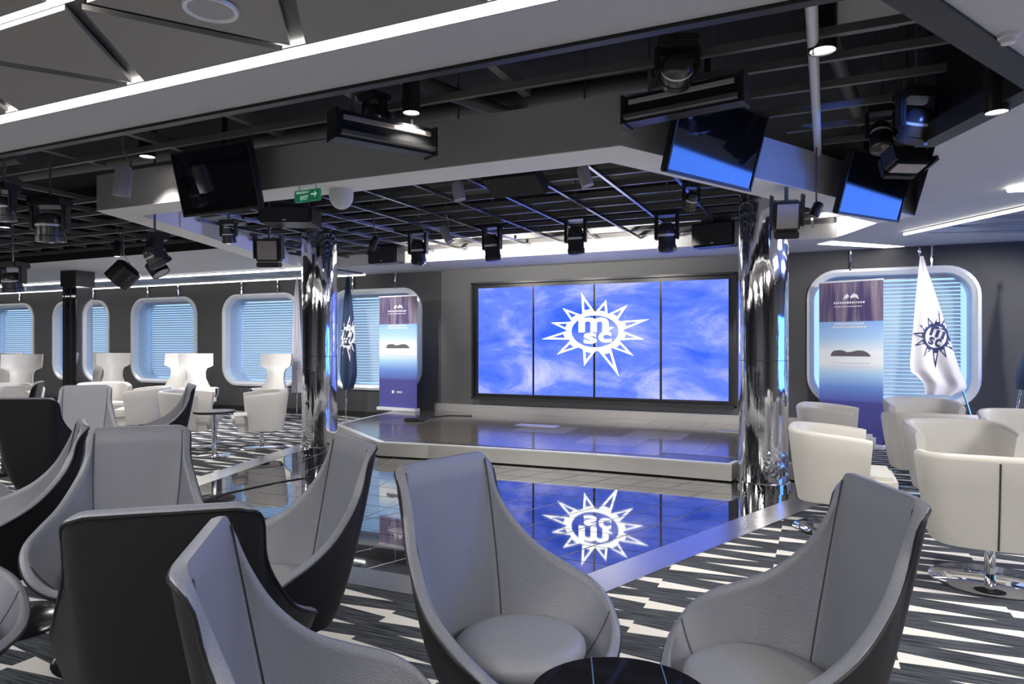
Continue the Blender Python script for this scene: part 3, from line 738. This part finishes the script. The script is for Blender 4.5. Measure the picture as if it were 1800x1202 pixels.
place(tw, -6.45, 10.8, (.6, -.8), 'white tub chair seen past the pale grey lounge chair', G3)

# ------------------------------------------------------------------ wing chairs
def make_wing():
    t = thing('wing_chair', 'x', 'armchair'); kids = []
    rows = [(.36, .29, .20), (.50, .27, .22), (.62, .21, .24), (.74, .165, .27), (.85, .165, .30), (.915, .19, .33), (.95, .265, .345), (.97, .295, .35), (1.10, .30, .38), (1.19, .30, .39)]
    def surf(off):
        P = []
        for z, hw, y in rows:
            row = []
            for k in range(-6, 7):
                u = k/6; bend = .16*abs(u)**2.2 * (hw/.32)
                row.append(Vector((hw*u*(1-.04*u*u), y-bend+off, z)))
            P.append(row)
        return P
    b = MB(); a = surf(0); c = surf(.05); b.grid(a); b.grid(c)
    loop = lambda s_: [s_[0][k] for k in range(13)]+[s_[i][12] for i in range(1, 10)]+[s_[9][k] for k in range(11, -1, -1)]+[s_[i][0] for i in range(8, 0, -1)]
    la, lb = loop(a), loop(c); b.grid([[p, q] for p, q in zip(la, lb)], close_u=True)
    o = b.build('back_shell', 'white_leather', t, smooth=True); kids.append(o)
    s_ = MB()
    prof = []
    for k in range(29):
        an = PI*(k/28)*1.36-PI*.18; x = .33*math.cos(an); y = -.03+.30*math.sin(an)
        prof.append([Vector((x*.75, y*.75, .30)), Vector((x, y, .44)), Vector((x*1.02, y*1.02, .56)), Vector((x*.98, y*.98, .575)), Vector((x*.9, y*.9, .56)), Vector((x*.86, y*.86, .42))])
    s_.grid(prof); kids.append(s_.build('arm_shell', 'white_leather', t, smooth=True))
    kids.append(MB().box((0, -.06, .37), (.5, .54, .14), bev=.04).build('seat_cushion', 'white_leather', t, smooth=True))
    kids.append(MB().lathe([(.03, .014), (.03, .31)], 14).build('stem', 'chrome', t, smooth=True))
    kids.append(MB().lathe([(.28, 0), (.28, .012), (.03, .016)], 30).build('base_disc', 'chrome', t, smooth=True))
    reg(t, kids); return t
wg = make_wing(); G4 = 'white winged high-back chairs by the windows'
place(wg, -5.65, 12.3, (.55, -.83), 'right one of the paired winged chairs between the second and third windows', G4)
place(wg, -6.35, 12.75, (-.1, -.99), 'left one of the paired winged chairs before the second window', G4)
place(wg, -4.32, 12.2, (-.1, -.99), 'white winged chair before the third window, next to the white flag', G4)
place(wg, -7.62, 13.0, (.4, -.9), 'white winged chair just right of the square mirrored column', G4)
place(wg, -8.35, 13.4, (-.5, -.86), 'white winged chair half hidden beside the square mirrored column', G4)
place(wg, -8.1, 11.2, (.4, -.9), 'largest white winged chair left of the square mirrored column', G4)
place(wg, -9.9, 13.2, (.2, -.97), 'white winged chair behind the largest winged one', G4)

# ------------------------------------------------------------------ televisions
def tv(L, R, z0, h, tilt, label):
    L = Vector(L); R = Vector(R); c = (L+R)/2; w_ = (R-L).length; ang = math.atan2(R.y-L.y, R.x-L.x)
    t = thing('hanging_television', label, 'television', (c.x, c.y, z0+h/2), rot=(tilt, 0, ang))
    MB().box((0, .03, 0), (w_, .05, h), bev=.008).build('casing', 'black_metal', t)
    fr = MB()
    for q, d in (((0, 0, h/2-.008), (w_, .012, .016)), ((0, 0, -h/2+.01), (w_, .012, .02)), ((-w_/2+.008, 0, 0), (.016, .012, h)), ((w_/2-.008, 0, 0), (.016, .012, h))): fr.box(q, d)
    fr.build('bezel', 'black_metal', t)
    MB().box((0, .0035, 0), (w_-.03, .004, h-.034)).build('screen', 'tv_glass', t)
    MB().box((0, .075, .02), (.4, .05, .25)).build('mount_plate', 'black_metal', t)
    rt = t.matrix_basis.inverted() if False else None
    m = Matrix.Rotation(-tilt, 4, 'X')
    MB().tube([tuple(m @ Vector((0, .10, 0))), tuple(m @ Vector((0, .10, .62)))], .022, 10).build('mount_pole', 'black_metal', t, smooth=True)
    return t
tv((-5.06, 4.17, 0), (-4.14, 4.13, 0), 2.45, .54, math.radians(14), 'hanging television with a dark screen left of the soffit front')
tv((-.855, 4.40, 0), (-.41, 5.24, 0), 2.46, .54, math.radians(16), 'hanging television reflecting blue light at the soffit right corner')
tv((.18, 6.40, 0), (.70, 7.12, 0), 2.46, .54, math.radians(16), 'far hanging television with a bright pale-blue reflection, lower right')

# ------------------------------------------------------------------ stage lights
def hang(p): return TOPZ-.005 if (inpoly((p[0], p[1]), B_) or inpoly((p[0], p[1]), A_)) else ZC
def head_light(loc, h, label, yaw=0, tilt=0, lens='lens_glass', w_=None, name='moving_head_light'):
    w_ = w_ or h*.5; t = thing(name, label, 'stage light', loc, yaw)    # loc = top hanging point
    MB().box((0, 0, -.04*h/.5), (w_*.95, w_*.8, .10*h/.5), bev=.012).build('base_housing', 'black_metal', t)
    MB().tube([(0, 0, 0), (0, 0, max(.1, hang(loc)-loc[2]))], .011, 8).build('hook_clamp', 'bar', t)
    for s_ in (-1, 1): MB().box((s_*w_*.46, 0, -h*.42), (w_*.13, w_*.34, h*.56), bev=.008).build('yoke_arm', 'black_metal', t)
    mx = Matrix.Translation((0, 0, -h*.60)) @ Matrix.Rotation(tilt, 4, 'X')
    r = w_*.38
    b = MB(); b.lathe([(r*.55, h*.27), (r*.85, h*.2), (r, h*.05), (r, -h*.22), (r*1.08, -h*.24), (r*1.08, -h*.36), (r*.85, -h*.38)], 22, mx)
    hd = b.build('lamp_head', 'head_metal', t, smooth=True)
    MB().lathe([(r*.8, -h*.375), (r*.8, -h*.385), (r*.3, -h*.40)], 20, mx).build('lens', lens, hd, smooth=True)
    MB().lathe([(r*1.01, -.02*h), (r*1.01, .03*h)], 22, mx).build('silver_band', 'frame_metal', hd, smooth=True)
    return t
for px, yb_, lab in ((735, 467, 'leftmost black moving head light before the white bulkhead'), (865, 460, 'second black moving head light over the video wall'), (1012, 449, 'third moving head light, above the logo on the video wall'), (1172, 445, 'rightmost moving head light in the row over the video wall')):
    p = W(px, yb_, 7.6); p.z += .50
    head_light(p, .50, lab, yaw=random.uniform(-.3, .3), tilt=.15)
def panel_light(p, w_, h_, yaw, tilt, label, name='panel_stage_light'):
    t = thing(name, label, 'stage light', p, rot=(tilt, 0, yaw))
    MB().box((0, .06, 0), (w_, .14, h_), bev=.012).build('housing', 'black_metal', t)
    MB().box((0, -.014, .0), (w_*.82, .006, h_*.82)).build('lens_panel', 'lens', t)
    for s_ in (-1, 1): MB().box((s_*(w_/2+.02), .05, .04), (.018, .12, h_*1.05)).build('yoke_arm', 'black_metal', t)
    MB().box((0, .05, -h_/2-.035), (w_*.95, .15, .06), bev=.01).build('lower_flap', 'black_metal', t)
    mi = Matrix.Rotation(-tilt, 4, 'X'); q0 = mi.inverted() @ Vector((0, .06, 0)); MB().tube([(0, .06, 0), tuple(mi @ (q0+Vector((0, 0, max(.1, hang(p)-p[2])))))], .016, 8).build('hook_clamp', 'bar', t)
    return t
panel_light(A(470, 440, 7.9), .27, .26, YAW, .1, 'square pale-lens stage light left of the left chrome column')
panel_light(A(1384, 380, 5.6), .20, .24, YAW-.25, .3, 'square pale-lens stage light at the top of the right chrome column')
panel_light(A(1595, 293, 4.8), .26, .13, YAW+.1, 1.25, 'pale-lens floodlight facing down, right of the blue televisions')
head_light(A(1612, 160, 4.4), .34, 'large blue-lit moving head light at the upper right', yaw=.5, tilt=.5, w_=.24)
head_light(A(1548, 185, 5.05), .36, 'black moving head light close beside the large blue-lit one', yaw=.1, tilt=-.4, w_=.2)
head_light(A(88, 350, 6.2), .40, 'large black moving head light hanging from the left grid', yaw=.5, tilt=.1, w_=.30)
head_light(A(272, 412, 7.0), .34, 'black moving head light under the left end of the soffit', yaw=-.4, tilt=.6, w_=.28)
head_light(A(402, 388, 6.6), .22, 'small black moving head below the dark television', yaw=.3, tilt=.2, w_=.16)
head_light(A(22, 462, 8.3), .36, 'moving head light with pale housing at the left edge', yaw=.3, tilt=.2, w_=.30, lens='lens')
head_light(A(8, 325, 5.5), .30, 'black moving head light cut by the left edge', yaw=.1, tilt=.1, w_=.2)
head_light(A(1190, 72, 3.9), .26, 'black moving head with blue glints above the right louvred fixture', yaw=.3, tilt=1.2, w_=.24)
head_light(A(658, 168, 4.6), .22, 'black moving head with blue glints above the left louvred fixture', yaw=-.3, tilt=1.2, w_=.2)
head_light(A(1215, 322, 6.0), .24, 'small moving head in the grid below the middle television', yaw=.6, tilt=.7, w_=.15)
def can_light(p, r, l, tilt, yaw, label, lit=False, col='black_metal', cap='bar'):
    t = thing('spot_can', label, 'stage light', p, yaw); mx = Matrix.Rotation(tilt, 4, 'Y')
    b = MB().lathe([(r*.7, l*.5), (r, l*.38), (r, -l*.5), (r*.88, -l*.5), (r*.86, -l*.46)], 24, mx).build('barrel', col, t, smooth=True)
    MB().lathe([(r*.86, -l*.47), (r*.86, -l*.475)], 24, mx).build('lamp_face', 'lamp_face' if lit else 'lens', b)
    MB().tube([(0, 0, 0), (0, r*1.3, .02), (0, r*1.3, l*.5+.05), (0, 0, l*.5+.12), (0, 0, max(l*.5+.16, hang(p)-p[2]))], .008, 6).build('bracket', cap, t)
    return t
def downlight(px, py, d, r, l, label, power=30):
    p = A(px, py, d); p.z += l/2
    can_light(p, r, l, 0, 0, label, True)
    spot('downlight_lamp', (p.x, p.y, p.z-l/2-.03), (p.x, p.y, 0), power, ang=95, r=r*.8)
downlight(1446, 90, 3.75, .075, .36, 'lit black cylinder downlight at the top right', 55)
downlight(1752, 198, 3.7, .060, .26, 'lit black cylinder downlight by the right edge of the open ceiling', 45)
downlight(723, 199, 4.4, .058, .30, 'lit black cylinder downlight above the left louvred fixture', 45)
downlight(259, 276, 6.0, .07, .34, 'lit cylinder downlight with reddish rim above the soffit left end', 60)
downlight(8, 400, 7.6, .06, .3, 'lit cylinder downlight at the far left edge', 40)
downlight(206, 451, 8.6, .045, .2, 'small lit downlight by the left parabolic cans', 40)
can_light(A(216, 318, 5.6), .065, .25, .12, .2, 'unlit grey-white spot can in front of the soffit left face', cap='bar', col='fascia')
can_light(A(217, 482, 8.4), .16, .26, .75, YAW+.2, 'tilted parabolic can with pale face, under the left grid', lit=False)
can_light(A(276, 470, 8.9), .12, .2, -.6, YAW, 'small dark tilted can beside the tilted parabolic can')
can_light(A(1028, 310, 5.5), .05, .17, -.3, 0, 'small spot can under the soffit front right', col='fascia')
can_light(A(806, 336, 5.9), .05, .16, -.2, 0, 'small spot can under the soffit front middle', col='fascia')
can_light(A(784, 412, 7.6), .045, .2, -.5, 0, 'slim tilted spot between the first two moving heads', col='fascia')
can_light(A(657, 428, 7.7), .04, .16, .5, 0, 'slim tilted spot with bright lens left of the boxy speaker', lit=True)
can_light(A(1435, 368, 5.6), .04, .12, .4, 0, 'tiny black spot right of the square light at the column')
# louvred batten fixtures
def batten(L, R, z, h, label, m='lens'):
    L = Vector(L); R = Vector(R); c = (L+R)/2; w_ = (R-L).length; ang = math.atan2(R.y-L.y, R.x-L.x)
    t = thing('batten_fixture', label, 'stage light', (c.x, c.y, z), ang)
    MB().box((0, .04, 0), (w_, .13, h), bev=.01).build('housing', 'black_metal', t)
    MB().box((0, -.035, h*.18), (w_*.88, .02, h*.16), mx=Matrix.Rotation(-.3, 4, 'X')).build('reflector_strip', m, t)
    MB().box((0, -.04, -h*.34), (w_*.94, .05, .025)).build('lower_lip', 'bar', t)
    for s_ in (-1, 1):
        MB().box((s_*w_/2, .04, 0), (.02, .15, h*1.1)).build('end_plate', 'black_metal', t)
        MB().tube([(s_*w_*.3, .05, h/2), (s_*w_*.3, .05, TOPZ-z-.005)], .012, 8).build('hook_clamp', 'bar', t)
    return t
a = A(590, 228, 4.15); b = A(762, 240, 4.55); batten(a, b, (a.z+b.z)/2, .17, 'long black louvred fixture in front of the soffit, left of centre')
a = A(1098, 182, 4.25); b = A(1306, 168, 3.85); batten(a, b, (a.z+b.z)/2, .16, 'long black louvred fixture with a blue streak at the soffit corner', 'strip_blue' if 'strip_blue' in M else 'frame_metal')
# speakers
def speaker(p, w_, h_, dd, yaw, label, tilt=0):
    t = thing('loudspeaker', label, 'speaker', p, rot=(tilt, 0, yaw))
    MB().box((0, dd/2, 0), (w_, dd, h_), bev=.015).build('cabinet', 'black_metal', t)
    MB().box((0, -.004, 0), (w_*.9, .012, h_*.86), bev=.004).build('grille', 'speaker_grille', t)
    MB().box((0, -.012, -h_*.38), (.03, .004, .014)).build('badge', 'frame_metal', t)
    MB().box((0, dd/2, h_/2+.05), (w_*.7, .05, .1)).build('bracket', 'bar', t)
    return t
p = W(671, 446, 8.6); speaker(p, .52, .28, .25, .0, 'black boxy loudspeaker on the bulkhead, left of the moving heads')
p = W(1252, 411, 8.2); speaker(p, .52, .28, .25, -.25, 'black boxy loudspeaker beside the right chrome column')
p = A(500, 376, 7.0); speaker(p, .55, .16, .4, YAW, 'wide dark equipment box under the soffit by the left chrome column')
p = A(905, 318, 5.75); 
t = thing('projector_box', 'flat dark brown box mounted in the soffit front grid', 'projector', p, rot=(1.2, 0, .0))
MB().box((0, 0, 0), (.5, .12, .3), bev=.01).build('casing', 'brown' if 'brown' in M else 'void', t)
MB().lathe([(.018, -.02), (.018, .0)], 14, Matrix.Translation((0, -.06, 0)) @ Matrix.Rotation(PI/2, 4, 'X')).build('lens', 'lens_glass', t)
# dome camera
p = A(600, 345, 5.75); t = thing('dome_camera', 'white dome camera hanging from the soffit edge beside the exit sign', 'camera', p, 0); t.scale = (1.4, 1.4, 1.4)
MB().lathe([(.035, .14), (.05, .11), (.075, .10), (.078, .085)], 28).build('cap', 'white_plastic', t, smooth=True)
MB().lathe([(.07, .085), (.072, .0), (.066, -.03), (.05, -.058), (.026, -.074), (.004, -.08)], 28).build('dome', 'white_plastic', t, smooth=True)
MB().box((0, .0, .155), (.13, .1, .03)).build('mount', 'black_metal', t)
# exit sign
p = A(541, 344, 5.6); t = thing('exit_sign', 'green EXIT sign with a white arrow under the soffit', 'sign', p, 0, rot=(0, 0, -.05))
MB().box((0, 0, 0), (.27, .03, .095), bev=.004).build('panel', 'green', t)
text('EXIT', lambda u, v: (-.065+.085*u, -.017, -.035+.035*v), 'sign_white', t)
text('EMERGENCY', lambda u, v: (-.11+.14*u, -.017, .018+.018*v), 'sign_white', t)
MB().add([(.05, -.017, .012), (.05, -.017, -.002), (.09, -.017, -.002), (.085, -.017, -.025), (.115, -.017, .006), (.085, -.017, .034), (.09, -.017, .012)], [(0, 1, 2, 6), (2, 3, 4), (2, 4, 6), (4, 5, 6)]).build('arrow', 'sign_white', t, fix=False)
for s_ in (-.09, .09): MB().tube([(s_, 0, .047), (s_, 0, .12)], .003, 5).build('hanger', 'bar', t)
# ceiling speaker, smoke detector
t = thing('ceiling_speaker', 'round flush ceiling speaker with pale ring, top left', 'speaker', (-2.16, 1.93, ZC-.008))
MB().lathe([(.082, .0), (.086, -.006), (.10, -.008), (.104, .004)], 40).build('ring', 'frame_metal', t, smooth=True)
MB().lathe([(.083, 0), (.083, -.002)], 40).build('grille', 'fascia', t)
t = thing('smoke_detector', 'small white smoke detector at the upper right ceiling', 'detector', tuple(G(1772, 62, ZC)))
MB().lathe([(.04, 0), (.04, -.012), (.03, -.014), (.026, -.035), (.012, -.04)], 24).build('body', 'white_plastic', t, smooth=True)
MB().lathe([(.045, 0), (.045, -.004)], 24).build('base_plate', 'frame_metal', t)

# ------------------------------------------------------------------ banners
def banner(L, R, H, label):
    L = Vector(L); R = Vector(R); c = (L+R)/2; w_ = (R-L).length; ang = math.atan2(R.y-L.y, R.x-L.x)
    t = thing('rollup_banner', label, 'banner', (c.x, c.y, L.z), ang)
    s_ = H/2.2
    sh = MB().box((0, 0, 1.1+.02), (w_/s_, .006, 2.16)).build('print_sheet', 'banner', t); sh.scale = (s_, 1, s_)
    MB().box((0, 0, H-.005), (w_+.01, .02, .022)).build('top_rail', 'frame_metal', t)
    MB().box((0, 0, .03), (w_+.03, .14, .06), bev=.01).build('base_case', 'frame_metal', t)
    def q(u, v): return (u*w_/2, -.0062, v*H)
    isl = [(-.62, .545), (-.60, .563), (-.52, .578), (-.3, .582), (-.2, .578), (-.1, .569), (.05, .572), (.2, .58), (.38, .58), (.52, .570), (.6, .556), (.64, .545)]
    MB().add([q(u, v) for u, v in isl], [tuple(range(len(isl)))]).build('printed_island', 'print_grey', t, fix=False)
    if True:
        e = MB()   # folded-wing emblem
        for pts in ([(-.22, .885), (-.17, .912), (-.08, .922), (-.03, .905), (-.1, .893), (-.14, .895)], [(.28, .885), (.22, .915), (.1, .922), (.0, .905), (.02, .892), (.15, .9)]): e.add([q(*p) for p in pts], [tuple(range(6))])
        e.build('printed_emblem', 'print_white', t, fix=False)
    # rows of lettering too small to read in the photograph: broken pale strokes
    ln = MB()
    for v, u0, u1, th in ((.862, -.52, .42, .012), (.842, -.5, .38, .006), (.735, -.5, .45, .012), (.715, -.55, .5, .012), (.50, -.6, .55, .010), (.48, -.7, .7, .008)):
        u = u0
        while u < u1:
            wd = random.uniform(.03, .07); ln.add([q(u, v), q(u+wd, v), q(u+wd, v+th), q(u, v+th)], [(0, 1, 2, 3)]); u += wd+.025
    ln = ln.build('printed_strokes', 'print_white', t, fix=False); ln['kind'] = 'stuff'
    mp = lambda a, b: (lambda u, v: q(a[0]+(b[0]-a[0])*u, a[1]+(b[1]-a[1])*v))
    text('MSC', mp((-.05, .155), (.25, .172)), 'print_white', t)
    st_ = MB(); cxx, czz = -.25*w_/2, .164*H; pts = []
    for k in range(24):
        r_ = .035 if k % 2 == 0 else .022; pts.append((cxx+r_*math.cos(k*PI/12), -.0062, czz+r_*math.sin(k*PI/12)))
    st_.add(pts, [tuple(range(24))]); st_.build('printed_sun', 'print_white', t, fix=False)
    return t
l_ = W(667, 735, 10.15); banner((l_.x, 10.15, .19), (W(733, 735, 10.05).x, 10.05, .19), 2.02, 'tall roll-up banner left of the video wall with a printed island')
banner((-.03, 10.22, 0), (.72, 9.95, 0), 2.2, 'tall roll-up banner right of the right chrome column, before the window')

# ------------------------------------------------------------------ flags
def flag(name, tip, poleb, edgeL, edgeR, Y, m, label, folds=5, amp=.03, logo_c=None, logo_m=None, scale=1, rot=0, fin=True):
    a = W(*tip, Y); b = W(*poleb, Y); b.z = 0; base = Vector((b.x, Y, 0))
    t = thing(name, label, 'flag', base)
    MB().tube([tuple(a-base+Vector((0, .03, .03))), tuple(b-base+Vector((0, .03, 0)))], .012, 8).build('pole', 'chrome', t, smooth=True)
    if fin: MB().lathe([(.014, 0), (.022, .02), (.014, .05), (.002, .08)], 12, Matrix.Translation(a-base+Vector((0, .03, .02)))).build('finial', 'chrome', t, smooth=True)
    nL = catmull([(*p, 0) for p in edgeL], 10); nR = catmull([(*p, 0) for p in edgeR], 10); nr_ = 40
    def samp(l, s_): i = s_*(len(l)-1); k = min(int(i), len(l)-2); f = i-k; return (l[k][0]+(l[k+1][0]-l[k][0])*f, l[k][1]+(l[k+1][1]-l[k][1])*f)
    def S_(u, v, eps=0):
        p = samp(nL, v); q = samp(nR, v); x = p[0]+(q[0]-p[0])*u; y_ = p[1]+(q[1]-p[1])*u
        w0 = W(x, y_, Y); w0.y += amp*(.3+v)*math.sin(u*folds*2*PI/2+v*1.2)-eps; return tuple(w0-base)
    P = [[S_(i/30, j/nr_) for j in range(nr_+1)] for i in range(31)]
    MB().grid(P).build('cloth', m, t, smooth=True, fix=False)
    if logo_c:
        # emblem printed on the cloth: built on the cloth surface at its true place
        def mp(x, y_):
            # find v by height, u by x
            lo, hi = 0, 1
            for _ in range(24):
                v = (lo+hi)/2; p = samp(nL, v); q = samp(nR, v); u = (x-p[0])/((q[0]-p[0]) or 1e-6); yy = p[1]+(q[1]-p[1])*u
                if yy < y_: lo = v
                else: hi = v
            u = min(1, max(0, u)); return S_(u, v, .006)
        cr, sr = math.cos(rot), math.sin(rot)
        def mp2(x, y_):
            dx, dy = (x-cx_)*scale[0], (y_-cy_)*scale[1]; return mp(logo_c[0]+dx*cr-dy*sr, logo_c[1]+dx*sr+dy*cr)
        logo(t, mp2, logo_m)
        text('m', boxmap(mp2, 1018, 556, 1076, 583), logo_m, t); text('s', boxmap(mp2, 1024, 585, 1046, 606), logo_m, t); text('c', boxmap(mp2, 1051, 584, 1073, 605), logo_m, t)
    return t
flag('flag_on_pole', (1617, 448), (1731, 799), [(1617, 450), (1611, 510), (1605, 580), (1600, 645), (1611, 660), (1624, 674), (1627, 693)], [(1623, 450), (1641, 505), (1659, 560), (1676, 615), (1690, 655), (1700, 681), (1682, 696)], 9.75, 'flag_white', 'white flag with a navy sun emblem in front of the right window', 4, .03, (1645, 592), 'print_navy', (.45, .68), .35)
flag('flag_on_pole', (611, 482), (606, 735), [(609, 486), (604, 530), (600, 580), (597, 625), (596, 662), (602, 684)], [(613, 486), (619, 530), (623, 580), (625, 625), (625, 660), (618, 684)], 9.9, 'flag_navy', 'navy flag with a pale sun emblem right of the left chrome column', 4, .04, (612, 592), 'print_white', (.24, .55), .2)
flag('flag_on_pole', (521, 488), (520, 720), [(520, 492), (516, 530), (513, 590), (511, 640), (510, 690)], [(523, 492), (526, 530), (530, 590), (534, 640), (537, 690)], 9.9, 'flag_white', 'white flag left of the left chrome column', 5, .04)
flag('flag_on_pole', (1842, 470), (1770, 722), [(1840, 475), (1820, 560), (1800, 620), (1786, 660), (1788, 684)], [(1844, 475), (1850, 560), (1858, 620), (1860, 660), (1850, 690)], 9.6, 'flag_navy', 'navy flag corner and pole at the right edge', 3, .04)
# shoes-like dark object and cable on the stage
p = G(723, 741, .191)
t = thing('cable_box', 'small dark cable box lying on the stage deck near the left banner', 'box', p, .2)
MB().box((0, 0, .028), (.20, .12, .055), bev=.015).build('body', 'black_metal', t); MB().box((.15, .03, .02), (.1, .08, .04), bev=.012).build('plug_block', 'black_metal', t)
tag(MB().tube([G(735, 739, .197), G(760, 733, .197), G(790, 730, .197), G(830, 731, .197)], .008, 6).build('power_cable', 'cable'), 'thin black cable running across the stage deck to the wall', 'cable')
tag(MB().tube([G(345, 884, .012), G(400, 866, .012), G(450, 855, .012), G(500, 845, .012), G(545, 838, .012)], .006, 6).build('floor_cable', 'cable'), 'thin dark cable lying across the glossy dance floor', 'cable')
for (px, py, lab) in ((945, 748, 'steel floor socket plate set in the middle of the stage deck'), (1283, 758, 'steel floor socket plate at the right end of the stage deck')):
    q = G(px, py, .191); tag(MB().box((q.x, q.y, .193), (.62 if px < 1000 else .3, .22, .006), bev=.001).build('floor_plate', 'steel'), lab, 'floor plate')
# second video screen on the right-hand wall, the one the tilted televisions and the columns mirror
t = thing('wall_screen', 'large blue video screen on the right-hand wall of the lounge', 'screen', (XR-.1, 7.7, 0))
MB().box((0, 0, 1.2), (.1, 4.9, 1.5), bev=.01).build('housing', 'black_metal', t)
MB().box((-.055, 0, 1.2), (.01, 4.8, 1.4)).build('screen_face', 'blue_glow', t)
# ------------------------------------------------------------------ stage lamps and added fill spots
for px in (865, 1012, 1172):
    p = W(px, 440, 7.6); spot('stage_beam', (p.x, p.y, 2.38), (p.x+.4, 9.8, .2), 22, (.25, .35, 1), 70)
spot('soffit_wash', (.80, 4.35, 2.70), (-.28, 6.0, 2.84), 45, (.10, .24, 1), 30)
spot('inner_wash', (-3.2, 8.8, 2.55), (-7.5, 6.6, 2.85), 110, (.3, .35, 1), 60)
spot('bulkhead_wash', (-3.3, 8.3, 2.5), (-3.3, 9.6, 2.8), 0.1)
for x in (-5.2, -3.9, -2.6, -1.3): spot('bulkhead_lamp', (x, 8.35, 2.62), (x, 9.4, 2.85), 45, (1, .97, .9), 120)
for x in (-4.9, -4.0, -2.9, -2.2, -1.2): spot('kick_lamp', (x, 9.9, 2.5), (x, 10.45, .3), 110, (1, .93, .82), 34)

for i, (x, y) in enumerate([(-5.0, 6.0), (-3.3, 6.2), (-1.7, 6.0), (-4.8, 8.2), (-3.2, 8.4), (-1.6, 8.2)]):
    spot('stage_bounce_fill', (x, y, 2.74), (x, y+.3, 0), 70, (1, .96, .9), 110)  # added spots so the deck bounces light up to the soffit
spot('banner_fill', (1.2, 7.9, 2.6), (.3, 10.2, 1.4), 90, (1, .97, .93), 60)  # added spots to brighten both banners and the flag
spot('flag_fill', (2.8, 8.2, 2.6), (1.9, 10.2, 1.4), 80, (1, .97, .93), 60)
spot('banner_fill', (-7.0, 8.3, 2.6), (-7.2, 10.4, 1.2), 90, (1, .97, .93), 60)

spot('soffit_end_lamp', (-.15, 8.5, 2.72), (.4, 8.75, 2.85), 40, (1, .98, .95), 100)

p = A(1645, 268, 4.2); q = wc(-.25, 1.9); spot('chair_blue_fill', p, (q[0], q[1], .78), 75, (.10, .22, 1), 34, .8)  # added blue spot to tint the near chair backs
